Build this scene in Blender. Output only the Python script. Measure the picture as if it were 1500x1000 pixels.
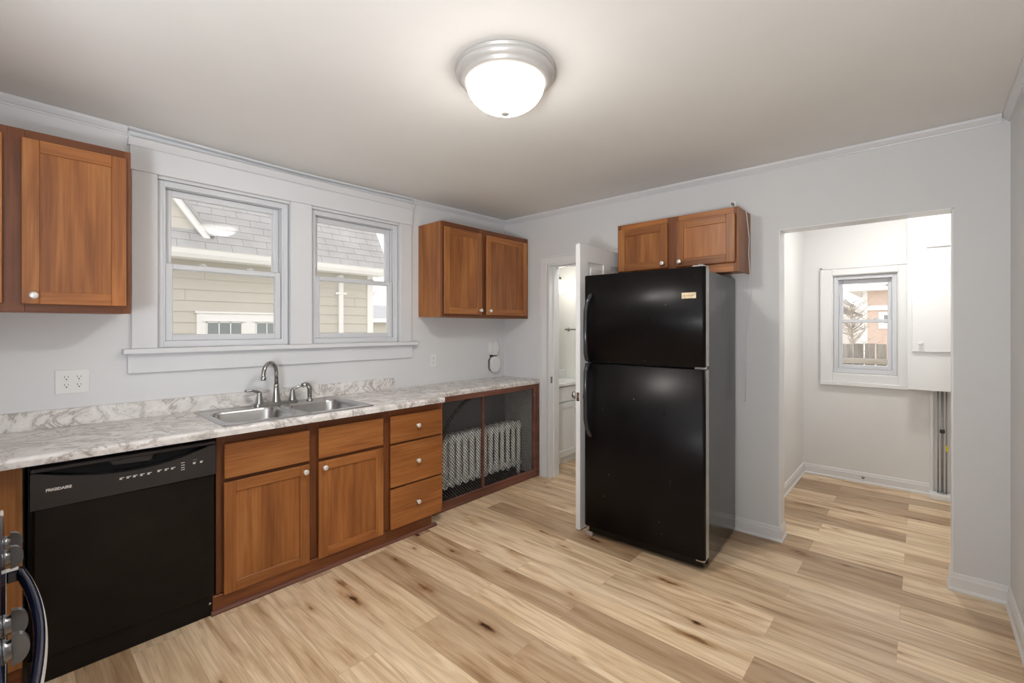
import bpy, bmesh, math, random
from mathutils import Vector, Matrix
random.seed(7)
for o in list(bpy.data.objects): bpy.data.objects.remove(o)
S = bpy.context.scene
COL = S.collection
PI = math.pi
# ------------------------------------------------------------------ camera, sky, exposure
cam = bpy.data.cameras.new('camera'); camo = bpy.data.objects.new('camera', cam); COL.objects.link(camo)
cam.sensor_width = 36; cam.lens = 16.008; cam.shift_y = -19.7 / 1500; cam.clip_start = 0.02; cam.clip_end = 500
camo.location = (0, 0, 1.401)
camo.rotation_euler = (PI / 2, 0, math.radians(47.95))       # looks to the far corner
camo.rotation_euler[2] = math.radians(90 - 47.95)
S.camera = camo
S.view_settings.view_transform = 'Standard'; S.view_settings.look = 'None'
S.view_settings.gamma = 1; S.view_settings.exposure = 0.34; S.view_settings.use_curve_mapping = False
W = bpy.data.worlds.new('sky'); S.world = W; W.use_nodes = True
W.node_tree.nodes['Background'].inputs[0].default_value = (1.0, 0.97, 0.93, 1)
W.node_tree.nodes['Background'].inputs[1].default_value = 1.42
def area_light(name, loc, rot, size, power, color):
    la = bpy.data.lights.new(name, 'AREA'); la.shape = 'DISK'; la.size = size; la.energy = power; la.color = color
    ob = bpy.data.objects.new(name, la); COL.objects.link(ob); ob.location = loc; ob.rotation_euler = rot; return ob
# added unseen fill light, aimed up at the ceiling behind the camera
area_light('bounce_fill', (.06, -1.10, .95), Vector((-.22, .22, .95)).to_track_quat('-Z', 'Y').to_euler(), .6, 72, (.93, .97, 1.0))
LAMP_STRENGTH = 104.0
LAMP_COLOR = (1.0, 0.955, 0.89, 1)
ALCOVE_STRENGTH = 122.0
BATH_STRENGTH = 7.0
# ------------------------------------------------------------------ room numbers (metres, camera stands at x=0 y=0)
XW = -3.165      # sink wall
YB = 3.40        # back wall
XR = 0.33        # right wall
YF = -0.66       # stove wall, left of the camera
YE = -2.70       # far end of the room behind the camera
ZC = 2.49        # ceiling
WT = 0.13        # partition thickness
YA = 5.20        # alcove back wall
XA0, XA1 = -0.865, 0.46
ZA = 2.46
YBA = 4.22       # bathroom far wall
# ------------------------------------------------------------------ materials
def newmat(name):
    m = bpy.data.materials.new(name); m.use_nodes = True
    return m, m.node_tree, m.node_tree.nodes['Principled BSDF']
def N(nt, t, **kw):
    n = nt.nodes.new(t)
    for k, v in kw.items(): setattr(n, k, v)
    return n
def L(nt, a, b): nt.links.new(a, b)
def ramp(nt, stops, interp='LINEAR'):
    r = N(nt, 'ShaderNodeValToRGB'); cr = r.color_ramp; cr.interpolation = interp
    while len(cr.elements) < len(stops): cr.elements.new(0.5)
    for e, (p, c) in zip(cr.elements, stops):
        e.position = p; e.color = (*c, 1) if len(c) == 3 else c
    return r
def coords(nt, scale=(1, 1, 1), rot=(0, 0, 0), rnd=0.0):
    tc = N(nt, 'ShaderNodeTexCoord'); mp = N(nt, 'ShaderNodeMapping')
    mp.inputs['Scale'].default_value = scale; mp.inputs['Rotation'].default_value = rot
    if rnd:
        oi = N(nt, 'ShaderNodeObjectInfo'); mu = N(nt, 'ShaderNodeVectorMath', operation='SCALE')
        cb = N(nt, 'ShaderNodeCombineXYZ')
        for i in range(3): L(nt, oi.outputs['Random'], cb.inputs[i])
        mu.inputs['Scale'].default_value = rnd; L(nt, cb.outputs[0], mu.inputs[0])
        ad = N(nt, 'ShaderNodeVectorMath', operation='ADD'); L(nt, tc.outputs['Object'], ad.inputs[0]); L(nt, mu.outputs[0], ad.inputs[1])
        L(nt, ad.outputs[0], mp.inputs[0])
    else: L(nt, tc.outputs['Object'], mp.inputs[0])
    return mp.outputs[0]
def noise(nt, vec, scale, detail=3, rough=.55, dist=0):
    n = N(nt, 'ShaderNodeTexNoise'); n.inputs['Scale'].default_value = scale; n.inputs['Detail'].default_value = detail
    n.inputs['Roughness'].default_value = rough; n.inputs['Distortion'].default_value = dist; L(nt, vec, n.inputs['Vector'])
    return n
def bump(nt, b, src, strength, dist=.002):
    bp = N(nt, 'ShaderNodeBump'); bp.inputs['Strength'].default_value = strength; bp.inputs['Distance'].default_value = dist
    L(nt, src, bp.inputs['Height']); L(nt, bp.outputs[0], b.inputs['Normal'])
def plain(name, c, rough=.5, metal=0, var=.05, vscale=4, bmp=0, bscale=120, spec=.5, coat=0):
    m, nt, b = newmat(name)
    v = coords(nt)
    n = noise(nt, v, vscale, 4)
    lo = tuple(x * (1 - var) for x in c); hi = tuple(min(1, x * (1 + var)) for x in c)
    r = ramp(nt, [(.3, lo), (.7, hi)]); L(nt, n.outputs['Fac'], r.inputs[0]); L(nt, r.outputs[0], b.inputs['Base Color'])
    b.inputs['Roughness'].default_value = rough; b.inputs['Metallic'].default_value = metal
    b.inputs['Specular IOR Level'].default_value = spec; b.inputs['Coat Weight'].default_value = coat
    if bmp:
        n2 = noise(nt, v, bscale, 2); bump(nt, b, n2.outputs['Fac'], bmp)
    return m
def mixc(nt, a, b, fac, mode='MIX'):
    x = N(nt, 'ShaderNodeMix', data_type='RGBA', blend_type=mode)
    for s, i in ((a, 6), (b, 7)):
        if isinstance(s, tuple): x.inputs[i].default_value = (*s, 1)
        else: L(nt, s, x.inputs[i])
    if isinstance(fac, (int, float)): x.inputs[0].default_value = fac
    else: L(nt, fac, x.inputs[0])
    return x.outputs[2]
def wood(name, axis, dark, mid, light, rough=.38):
    m, nt, b = newmat(name)
    sc = [7, 7, 7]; sc[axis] = .7
    v = coords(nt, tuple(sc), rnd=9.0)
    n = noise(nt, v, 1.6, 5, .55, 1.1)
    r = ramp(nt, [(.20, dark), (.5, mid), (.82, light)]); L(nt, n.outputs['Fac'], r.inputs[0])
    sc2 = [90, 90, 90]; sc2[axis] = 2.5
    v2 = coords(nt, tuple(sc2), rnd=5.0); n2 = noise(nt, v2, 1.0, 3, .6)
    r2 = ramp(nt, [(.35, (.80, .78, .76)), (.62, (1.06, 1.06, 1.06))]); L(nt, n2.outputs['Fac'], r2.inputs[0])
    col = mixc(nt, r.outputs[0], r2.outputs[0], 1.0, 'MULTIPLY')
    sc3 = [3.6, 3.6, 3.6]; sc3[axis] = .9
    n3 = noise(nt, coords(nt, tuple(sc3), (.25, .2, .15), rnd=7.0), 1.2, 2, .5, .6); r3 = ramp(nt, [(.40, (.88, .86, .84)), (.50, (1, 1, 1)), (.60, (1.09, 1.11, 1.12))]); L(nt, n3.outputs['Fac'], r3.inputs[0])
    col = mixc(nt, col, r3.outputs[0], 1.0, 'MULTIPLY')
    oi = N(nt, 'ShaderNodeObjectInfo'); mr = N(nt, 'ShaderNodeMapRange'); mr.inputs['To Min'].default_value = .86; mr.inputs['To Max'].default_value = 1.12
    L(nt, oi.outputs['Random'], mr.inputs[0])
    hs = N(nt, 'ShaderNodeHueSaturation'); L(nt, mr.outputs[0], hs.inputs['Value']); L(nt, col, hs.inputs['Color'])
    L(nt, hs.outputs[0], b.inputs['Base Color'])
    b.inputs['Roughness'].default_value = rough; b.inputs['Specular IOR Level'].default_value = .45
    bump(nt, b, n2.outputs['Fac'], .06)
    return m
CH = ((.215, .068, .018), (.360, .130, .034), (.490, .208, .064))
M = {}
M['wood_z'] = wood('cherry wood upright grain', 2, *CH)
M['wood_y'] = wood('cherry wood level grain', 1, *CH)
M['wood_x'] = wood('cherry wood cross grain', 0, *CH)
CF = ((.115, .034, .011), (.180, .056, .017), (.250, .085, .027))
M['frame_z'] = wood('cherry frame upright grain', 2, *CF)
M['frame_y'] = wood('cherry frame level grain', 1, *CF)
M['raw_x'] = wood('honey wood filler', 2, (.30, .12, .035), (.40, .17, .055), (.46, .21, .075))
M['mahog'] = wood('mahogany moulding', 1, (.105, .036, .022), (.165, .062, .040), (.23, .095, .064), .35)
M['wall'] = plain('grey wall paint', (.70, .705, .715), .55, var=.012, vscale=1.5, bmp=.05, bscale=160, spec=.3)
M['ceil'] = plain('flat ceiling paint', (.80, .79, .77), .8, var=.03, vscale=1.2, bmp=.08, bscale=90, spec=.15)
M['trimw'] = plain('white gloss trim paint', (.77, .77, .775), .32, var=.012, vscale=3, spec=.4)
M['casing'] = plain('pale grey casing paint', (.70, .705, .725), .35, var=.012, vscale=3, spec=.4)
M['alcw'] = plain('white alcove paint', (.78, .775, .76), .5, var=.012, vscale=2, spec=.3)
M['bathw'] = plain('cream bathroom paint', (.80, .79, .74), .5, var=.01, vscale=2, spec=.3)
M['vinyl'] = plain('white vinyl', (.66, .67, .70), .3, var=.01, spec=.5)
M['white'] = plain('white plastic', (.78, .78, .77), .3, var=.01)
M['lacq'] = plain('white lacquer', (.80, .80, .79), .35, var=.01)
M['dark'] = plain('black void', (.006, .006, .007), .7, var=.2)
M['slot'] = plain('dark slot', (.02, .02, .02), .6, var=.2)
M['chrome'] = plain('brushed nickel', (.42, .41, .40), .22, 1, var=.06, vscale=30)
M['knobm'] = plain('satin white metal knob', (.82, .80, .77), .25, .35, var=.05, vscale=60)
M['steel'] = plain('stainless steel', (.50, .50, .50), .27, 1, var=.05, vscale=25)
M['steelk'] = plain('brushed steel control knob', (.20, .20, .21), .32, 1, var=.05, vscale=40)
M['dw'] = plain('black dishwasher enamel', (.0085, .0068, .0058), .32, var=.5, vscale=5, spec=.22)
M['dwp'] = plain('charcoal control plastic', (.022, .020, .021), .4, var=.1, vscale=8)
M['stove'] = plain('black stove enamel', (.006, .011, .035), .08, var=.1, spec=.6)
M['stovew'] = plain('pale stove trim and highlight', (.62, .61, .58), .35, var=.05)
M['print'] = plain('pale grey print', (.75, .74, .72), .5, var=.03)
M['badge'] = plain('yellowed nameplate', (.72, .60, .40), .4, var=.2, vscale=40)
M['badgeink'] = plain('faded nameplate ink', (.35, .26, .15), .5, var=.1)
M['rad'] = plain('cast iron silver paint', (.90, .89, .86), .45, 0, var=.12, vscale=20)
M['pipe'] = plain('old grey pipe', (.30, .29, .28), .45, .3, var=.2, vscale=12)
M['yellow'] = plain('yellow tag', (.80, .66, .04), .5, var=.05)
M['porc'] = plain('white porcelain', (.86, .86, .85), .12, var=.01)
M['foot'] = plain('taupe plastic foot', (.34, .28, .25), .5, var=.1, vscale=40)
M['bead'] = plain('bright white bead', (.82, .82, .83), .3, var=.01)
M['shade'] = plain('shadow gap', (.16, .16, .165), .6, var=.05)
# fridge: pebbled black with wear specks
def fridge_mat(name, rough, speck, spec, bst):
    m, nt, b = newmat(name)
    v = coords(nt); n = noise(nt, v, 3.2, 5, .6)
    r = ramp(nt, [(.35, (.0025, .0019, .0024)), (.7, (.0065, .0052, .0062))]); L(nt, n.outputs['Fac'], r.inputs[0])
    vo = N(nt, 'ShaderNodeTexVoronoi'); vo.inputs['Scale'].default_value = 17; L(nt, v, vo.inputs['Vector'])
    r2 = ramp(nt, [(.0, (1, 1, 1)), (.030, (1, 1, 1)), (.060, (0, 0, 0))]); L(nt, vo.outputs['Distance'], r2.inputs[0])
    n3 = noise(nt, v, 4, 2); r3 = ramp(nt, [(.50, (0, 0, 0)), (.56, (1, 1, 1))]); L(nt, n3.outputs['Fac'], r3.inputs[0])
    ff = mixc(nt, r2.outputs[0], r3.outputs[0], 1.0, 'MULTIPLY')
    sc = N(nt, 'ShaderNodeMath', operation='MULTIPLY'); L(nt, ff, sc.inputs[0]); sc.inputs[1].default_value = speck
    col = mixc(nt, r.outputs[0], (.42, .41, .40), sc.outputs[0]); L(nt, col, b.inputs['Base Color'])
    rr = N(nt, 'ShaderNodeMapRange'); rr.inputs['To Min'].default_value = max(.05, rough - .12); rr.inputs['To Max'].default_value = rough + .14
    vs = coords(nt, (6, 6, .8) if spec > .5 else (5, 5, 5)); n4 = noise(nt, vs, 1, 4); L(nt, n4.outputs['Fac'], rr.inputs[0]); L(nt, rr.outputs[0], b.inputs['Roughness'])
    n2 = noise(nt, v, 260, 2); bump(nt, b, n2.outputs['Fac'], bst, .001); b.inputs['Specular IOR Level'].default_value = spec
    return m
M['fr'] = fridge_mat('pebbled black refrigerator skin', .31, .9, .17, .20)
M['frs'] = fridge_mat('black refrigerator side', .17, .12, .9, .05)
M['frh'] = plain('black handle plastic', (.028, .028, .030), .13, var=.1)
M['fredge'] = plain('worn grey door edge', (.40, .39, .38), .3, .4, var=.15, vscale=20)
# counter: white laminate with grey-brown veins
def marble():
    m, nt, b = newmat('marble look laminate')
    v = coords(nt, (1, .8, 1), (0, 0, .7))
    n = noise(nt, v, 5.5, 7, .66, 1.6)
    ab = N(nt, 'ShaderNodeMath', operation='SUBTRACT'); L(nt, n.outputs['Fac'], ab.inputs[0]); ab.inputs[1].default_value = .5
    a2 = N(nt, 'ShaderNodeMath', operation='ABSOLUTE'); L(nt, ab.outputs[0], a2.inputs[0])
    r = ramp(nt, [(0, (.36, .33, .32)), (.011, (.52, .485, .465)), (.036, (.74, .715, .70)), (.10, (.82, .80, .785))]); L(nt, a2.outputs[0], r.inputs[0])
    # veins fade in and out
    n4 = noise(nt, v, 3.0, 3); r4 = ramp(nt, [(.30, (.25, .25, .25)), (.52, (1, 1, 1))]); L(nt, n4.outputs['Fac'], r4.inputs[0])
    base = mixc(nt, (.80, .78, .765), r.outputs[0], r4.outputs[0])
    n2 = noise(nt, v, 11, 5, .6, .8); r2 = ramp(nt, [(.36, (.86, .845, .83)), (.55, (1, 1, 1))]); L(nt, n2.outputs['Fac'], r2.inputs[0])
    n3 = noise(nt, v, 40, 3, .6, .5); r3 = ramp(nt, [(.32, (.82, .80, .78)), (.42, (1, 1, 1))]); L(nt, n3.outputs['Fac'], r3.inputs[0])
    c = mixc(nt, base, r2.outputs[0], 1, 'MULTIPLY'); c = mixc(nt, c, r3.outputs[0], .7, 'MULTIPLY')
    L(nt, c, b.inputs['Base Color']); b.inputs['Roughness'].default_value = .32
    return m
M['marble'] = marble()
# floor planks, length along x
def planks():
    m, nt, b = newmat('oak vinyl planks')
    v = coords(nt)
    br = N(nt, 'ShaderNodeTexBrick'); br.offset = .37; br.offset_frequency = 2; br.squash = 1
    br.inputs['Scale'].default_value = 1; br.inputs['Brick Width'].default_value = 1.22; br.inputs['Row Height'].default_value = .178
    br.inputs['Mortar Size'].default_value = .0009; br.inputs['Mortar Smooth'].default_value = .3
    br.inputs['Color1'].default_value = (0, 0, 0, 1); br.inputs['Color2'].default_value = (1, 1, 1, 1); br.inputs['Mortar'].default_value = (.5, .5, .5, 1)
    L(nt, v, br.inputs['Vector'])
    sh = N(nt, 'ShaderNodeVectorMath', operation='SCALE'); L(nt, br.outputs['Color'], sh.inputs[0]); sh.inputs['Scale'].default_value = 23.0
    ad = N(nt, 'ShaderNodeVectorMath', operation='ADD'); L(nt, v, ad.inputs[0]); L(nt, sh.outputs[0], ad.inputs[1])
    def mp(s):
        q = N(nt, 'ShaderNodeMapping'); q.inputs['Scale'].default_value = s; L(nt, ad.outputs[0], q.inputs[0]); return q.outputs[0]
    # broad cathedral figure: long soft brown zones on cream
    n1 = noise(nt, mp((.70, 4.6, 1)), 1.3, 5, .55, 1.6)
    r1 = ramp(nt, [(.24, (.44, .295, .175)), (.38, (.66, .49, .315)), (.50, (.77, .605, .415)), (.72, (.85, .705, .515))]); L(nt, n1.outputs['Fac'], r1.inputs[0])
    # fine pores
    n2 = noise(nt, mp((2.5, 95, 1)), 1.3, 3, .6, .2); r2 = ramp(nt, [(.3, (.84, .80, .77)), (.6, (1.02, 1.02, 1.02))]); L(nt, n2.outputs['Fac'], r2.inputs[0])
    c = mixc(nt, r1.outputs[0], r2.outputs[0], 1, 'MULTIPLY')
    n5 = noise(nt, mp((1.3, 20, 1)), 1.0, 4, .6, .8); r5 = ramp(nt, [(.57, (1, 1, 1)), (.72, (.64, .55, .47))]); L(nt, n5.outputs['Fac'], r5.inputs[0])
    c = mixc(nt, c, r5.outputs[0], 1, 'MULTIPLY')
    wv = N(nt, 'ShaderNodeTexWave', wave_type='BANDS', bands_direction='Y'); wv.inputs['Scale'].default_value = 2.6; wv.inputs['Distortion'].default_value = 14; wv.inputs['Detail'].default_value = 2.5; wv.inputs['Detail Scale'].default_value = 1.3; L(nt, mp((.35, 1.7, 1)), wv.inputs['Vector'])
    r6 = ramp(nt, [(.10, (.90, .87, .84)), (.45, (1.0, 1.0, 1.0)), (.9, (1.02, 1.02, 1.02))]); L(nt, wv.outputs['Fac'], r6.inputs[0]); c = mixc(nt, c, r6.outputs[0], 1, 'MULTIPLY')
    # knots with dark halos, drawn out along the grain
    def knots(s, th, pw):
        vo = N(nt, 'ShaderNodeTexVoronoi'); vo.inputs['Scale'].default_value = 1.0; L(nt, mp(s), vo.inputs['Vector'])
        nd = noise(nt, mp((14, 34, 1)), 1, 3); sm = N(nt, 'ShaderNodeMath', operation='MULTIPLY_ADD'); L(nt, nd.outputs['Fac'], sm.inputs[0]); sm.inputs[1].default_value = pw; L(nt, vo.outputs['Distance'], sm.inputs[2])
        r4 = ramp(nt, [(th, (.09, .05, .03)), (th + .022, (.42, .31, .23)), (th + .075, (.80, .72, .65)), (th + .24, (1, 1, 1))]); L(nt, sm.outputs[0], r4.inputs[0]); return r4.outputs[0]
    c = mixc(nt, c, knots((1.5, 5.6, 1), .140, .22), 1, 'MULTIPLY')
    c = mixc(nt, c, knots((2.9, 8.5, 1), .118, .22), 1, 'MULTIPLY')
    tone = ramp(nt, [(0, (.56, .49, .44)), (.24, (.74, .68, .63)), (.46, (.96, .94, .92)), (1, (1.09, 1.09, 1.08))]); L(nt, br.outputs['Color'], tone.inputs[0])
    c = mixc(nt, c, tone.outputs[0], 1, 'MULTIPLY')
    mf_ = N(nt, 'ShaderNodeMath', operation='MULTIPLY'); L(nt, br.outputs['Fac'], mf_.inputs[0]); mf_.inputs[1].default_value = .45
    c = mixc(nt, c, (.20, .13, .08), mf_.outputs[0])
    L(nt, c, b.inputs['Base Color']); b.inputs['Roughness'].default_value = .36; b.inputs['Specular IOR Level'].default_value = .4
    bump(nt, b, n2.outputs['Fac'], .08, .001)
    return m
M['floor'] = planks()
# glass, screens
def glass():
    m, nt, b = newmat('window glass'); nt.nodes.remove(b)
    tr = N(nt, 'ShaderNodeBsdfTransparent'); gl = N(nt, 'ShaderNodeBsdfGlossy'); gl.inputs['Roughness'].default_value = .0
    mx = N(nt, 'ShaderNodeMixShader'); fr = N(nt, 'ShaderNodeFresnel'); fr.inputs['IOR'].default_value = 1.15
    L(nt, fr.outputs[0], mx.inputs[0]); L(nt, tr.outputs[0], mx.inputs[1]); L(nt, gl.outputs[0], mx.inputs[2])
    L(nt, mx.outputs[0], nt.nodes['Material Output'].inputs[0]); return m
M['glass'] = glass()
def screen():
    m, nt, b = newmat('perforated dark sheet metal')
    tc = N(nt, 'ShaderNodeTexCoord'); sp = N(nt, 'ShaderNodeSeparateXYZ'); L(nt, tc.outputs['Object'], sp.inputs[0])
    def wave(a, bb, f):     # sin(f*(a+b)) pattern of round holes on a diagonal grid
        ad = N(nt, 'ShaderNodeMath', operation='ADD' if bb > 0 else 'SUBTRACT'); L(nt, sp.outputs['Y'], ad.inputs[0]); L(nt, sp.outputs['Z'], ad.inputs[1])
        mu = N(nt, 'ShaderNodeMath', operation='MULTIPLY'); L(nt, ad.outputs[0], mu.inputs[0]); mu.inputs[1].default_value = f
        si = N(nt, 'ShaderNodeMath', operation='SINE'); L(nt, mu.outputs[0], si.inputs[0]); return si.outputs[0]
    f = 2 * PI / .0270
    p = N(nt, 'ShaderNodeMath', operation='ADD'); L(nt, wave(0, 1, f), p.inputs[0]); L(nt, wave(0, -1, f), p.inputs[1])
    g = N(nt, 'ShaderNodeMath', operation='GREATER_THAN'); L(nt, p.outputs[0], g.inputs[0]); g.inputs[1].default_value = -.50
    tr = N(nt, 'ShaderNodeBsdfTransparent'); mx = N(nt, 'ShaderNodeMixShader')
    b.inputs['Base Color'].default_value = (.085, .082, .080, 1); b.inputs['Roughness'].default_value = .4; b.inputs['Metallic'].default_value = .3
    L(nt, g.outputs[0], mx.inputs[0]); L(nt, b.outputs[0], mx.inputs[1]); L(nt, tr.outputs[0], mx.inputs[2])
    L(nt, mx.outputs[0], nt.nodes['Material Output'].inputs[0]); return m
M['screen'] = screen()
def glow(name, c, s, body=(.8, .78, .74), rim=None):
    m, nt, b = newmat(name); v = coords(nt); n = noise(nt, v, 7, 3)
    r = ramp(nt, [(.3, tuple(x * .9 for x in c[:3])), (.7, tuple(c[:3]))]); L(nt, n.outputs['Fac'], r.inputs[0])
    b.inputs['Base Color'].default_value = (*body, 1); L(nt, r.outputs[0], b.inputs['Emission Color']); b.inputs['Emission Strength'].default_value = s
    if rim:      # the bulbs sit low in the bowl: its rim glows less
        sp = N(nt, 'ShaderNodeSeparateXYZ'); L(nt, v, sp.inputs[0]); mr = N(nt, 'ShaderNodeMapRange')
        for i, x in enumerate(rim): mr.inputs[i + 1].default_value = x
        mr.inputs[3].default_value *= s; mr.inputs[4].default_value *= s; L(nt, sp.outputs['Z'], mr.inputs[0]); L(nt, mr.outputs[0], b.inputs['Emission Strength'])
    b.inputs['Roughness'].default_value = .25
    return m
M['dome'] = glow('lit alabaster glass', LAMP_COLOR, LAMP_STRENGTH, rim=(-.012, -.098, .022, 1.0))
M['dome2'] = glow('added alcove fill glow', (1, .975, .945, 1), ALCOVE_STRENGTH, rim=(.045, -.03, .08, 1.0))
M['dome3'] = glow('added bathroom fill glow', (1, .98, .95, 1), 58, rim=(.045, -.03, .08, 1.0))
M['globe'] = glow('lit opal glass', (1, .97, .92, 1), BATH_STRENGTH)
M['ring'] = plain('brushed white metal ring', (.56, .54, .52), .35, .2, var=.03)
# outdoor
def siding(name, c, lap):
    m, nt, b = newmat(name)
    v = coords(nt); sp = N(nt, 'ShaderNodeSeparateXYZ'); L(nt, v, sp.inputs[0])
    n = noise(nt, v, 3, 4); r = ramp(nt, [(.3, tuple(x * .96 for x in c)), (.7, c)]); L(nt, n.outputs['Fac'], r.inputs[0]); L(nt, r.outputs[0], b.inputs['Base Color'])
    b.inputs['Roughness'].default_value = .7; return m
M['siding'] = siding('beige lap siding', (.61, .585, .535), .145)
def brick(name, c1, c2, mo, w, h, ms):
    m, nt, b = newmat(name); v = coords(nt)
    mp = N(nt, 'ShaderNodeMapping'); L(nt, v, mp.inputs[0]); mp.inputs['Rotation'].default_value = (PI / 2, 0, 0)
    br = N(nt, 'ShaderNodeTexBrick'); br.inputs['Scale'].default_value = 1; br.inputs['Brick Width'].default_value = w; br.inputs['Row Height'].default_value = h
    br.inputs['Mortar Size'].default_value = ms; br.inputs['Color1'].default_value = (*c1, 1); br.inputs['Color2'].default_value = (*c2, 1); br.inputs['Mortar'].default_value = (*mo, 1)
    L(nt, mp.outputs[0], br.inputs['Vector']); L(nt, br.outputs['Color'], b.inputs['Base Color']); b.inputs['Roughness'].default_value = .85; return m
M['brick'] = brick('pale red brick', (.66, .50, .43), (.70, .54, .47), (.72, .63, .57), .22, .075, .008)
M['slate'] = plain('grey roof', (.42, .43, .47), .8, var=.06, vscale=2)
M['shing'] = plain('grey asphalt shingle', (.39, .39, .40), .85, var=.10, vscale=3, bmp=.3, bscale=200)
M['shline'] = plain('shingle shadow line', (.24, .24, .245), .9, var=.1)
M['owhite'] = plain('white exterior trim', (.86, .86, .86), .5, var=.01)
M['opane'] = plain('grey window blind glass', (.28, .31, .32), .15, var=.1, vscale=3)
M['fence'] = wood('weathered grey fence', 2, (.20, .19, .19), (.36, .34, .32), (.47, .45, .42), .8)
M['bark'] = plain('grey brown twigs', (.46, .41, .37), .9, var=.3, vscale=3)
M['grass'] = plain('winter lawn', (.60, .59, .53), .95, var=.15, vscale=1)
# ------------------------------------------------------------------ mesh helpers
class MB:
    """collects shapes into one bmesh; build() links it as one object"""
    def __init__(s): s.bm = bmesh.new(); s.mi = 0; s.map = None
    def _tag(s, faces, smooth=False):
        for f in faces: f.material_index = s.mi; f.smooth = smooth
    def box(s, a, b, bev=0.0, seg=1):
        if s.map: a, b = s.map(a), s.map(b)
        lo = [min(a[i], b[i]) for i in range(3)]; hi = [max(a[i], b[i]) for i in range(3)]
        r = bmesh.ops.create_cube(s.bm, size=1); vs = r['verts']
        for v in vs: v.co = Vector([(lo[i] + hi[i]) / 2 + v.co[i] * (hi[i] - lo[i]) for i in range(3)])
        fs = list({f for v in vs for f in v.link_faces}); s._tag(fs)
        if bev:
            es = list({e for v in vs for e in v.link_edges})
            q = bmesh.ops.bevel(s.bm, geom=es, offset=bev, segments=seg, profile=.5, affect='EDGES', clamp_overlap=True)
            s._tag(q['faces'], seg > 1)
        return s
    def prism(s, pts, axis, a0, a1, smooth=False):
        """2D outline pts extruded along axis: axis x -> pts (y,z); y -> (x,z); z -> (x,y)"""
        def P(p, a): return {0: (a, p[0], p[1]), 1: (p[0], a, p[1]), 2: (p[0], p[1], a)}[axis]
        A = [s.bm.verts.new(P(p, a0)) for p in pts]; B = [s.bm.verts.new(P(p, a1)) for p in pts]
        fs = [s.bm.faces.new(A), s.bm.faces.new(B[::-1])]
        n = len(pts); sd = []
        for i in range(n): sd.append(s.bm.faces.new((A[i], B[i], B[(i + 1) % n], A[(i + 1) % n])))
        s._tag(fs); s._tag(sd, smooth); return s
    def lathe(s, prof, c, axis=(0, 0, 1), seg=32, smooth=True):
        """prof: (radius, height) list, spun about axis through c"""
        q = Vector((0, 0, 1)).rotation_difference(Vector(axis)).to_matrix(); c = Vector(c); rings = []
        for r, h in prof:
            if r < 1e-6: rings.append([s.bm.verts.new(c + q @ Vector((0, 0, h)))])
            else: rings.append([s.bm.verts.new(c + q @ Vector((r * math.cos(2 * PI * k / seg), r * math.sin(2 * PI * k / seg), h))) for k in range(seg)])
        fs = []
        for A, B in zip(rings, rings[1:]):
            for k in range(seg):
                j = (k + 1) % seg
                if len(A) == 1 and len(B) == 1: continue
                if len(A) == 1: fs.append(s.bm.faces.new((A[0], B[j], B[k])))
                elif len(B) == 1: fs.append(s.bm.faces.new((A[k], A[j], B[0])))
                else: fs.append(s.bm.faces.new((A[k], A[j], B[j], B[k])))
        s._tag(fs, smooth); return s
    def cyl(s, c, r, h, axis=(0, 0, 1), seg=24):
        q = Vector(axis).normalized(); A = len(s.bm.faces)
        s.lathe([(0, 0), (r, 0), (r, 0), (r, h), (r, h), (0, h)], c, axis, seg, True); return s
    def tube(s, pts, r, seg=12, cap=True):
        P = [Vector(p) for p in pts]; n = len(P); rr = r if isinstance(r, (list, tuple)) else [r] * n
        T = [(P[min(i + 1, n - 1)] - P[max(i - 1, 0)]).normalized() for i in range(n)]
        up = Vector((0, 0, 1)) if abs(T[0].z) < .9 else Vector((1, 0, 0))
        nrm = T[0].cross(up).normalized(); rings = []
        for i in range(n):
            if i: 
                ax = T[i - 1].cross(T[i])
                if ax.length > 1e-7: nrm = Matrix.Rotation(T[i - 1].angle(T[i]), 3, ax.normalized()) @ nrm
            bi = T[i].cross(nrm)
            rings.append([s.bm.verts.new(P[i] + (nrm * math.cos(2 * PI * k / seg) + bi * math.sin(2 * PI * k / seg)) * rr[i]) for k in range(seg)])
        fs = []
        for A, B in zip(rings, rings[1:]):
            for k in range(seg): fs.append(s.bm.faces.new((A[k], A[(k + 1) % seg], B[(k + 1) % seg], B[k])))
        s._tag(fs, True)
        if cap: s._tag([s.bm.faces.new(rings[0][::-1]), s.bm.faces.new(rings[-1])])
        return s
    def grid(s, rows, closed=False, smooth=True):
        R = [[s.bm.verts.new(p) for p in r] for r in rows]; fs = []
        for A, B in zip(R, R[1:]):
            n = len(A)
            for k in range(n if closed else n - 1): fs.append(s.bm.faces.new((A[k], A[(k + 1) % n], B[(k + 1) % n], B[k])))
        s._tag(fs, smooth); return R
    def build(s, name, mats, parent=None, loc=None):
        bmesh.ops.recalc_face_normals(s.bm, faces=s.bm.faces)
        me = bpy.data.meshes.new(name)
        if not isinstance(mats, (list, tuple)): mats = [mats]
        for m in mats: me.materials.append(M[m] if isinstance(m, str) else m)
        o = bpy.data.objects.new(name, me); COL.objects.link(o)
        if parent is not None:
            off = WORLD[parent.name]; o.parent = parent; WORLD[o.name] = off
        else:
            if loc is None:
                lo = [min(v.co[i] for v in s.bm.verts) for i in range(3)]; hi = [max(v.co[i] for v in s.bm.verts) for i in range(3)]
                loc = ((lo[0] + hi[0]) / 2, (lo[1] + hi[1]) / 2, lo[2])
            off = Vector(loc); o.location = off; WORLD[o.name] = off
        bmesh.ops.translate(s.bm, verts=s.bm.verts, vec=-off)
        s.bm.to_mesh(me); s.bm.free(); return o
WORLD = {}
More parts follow.
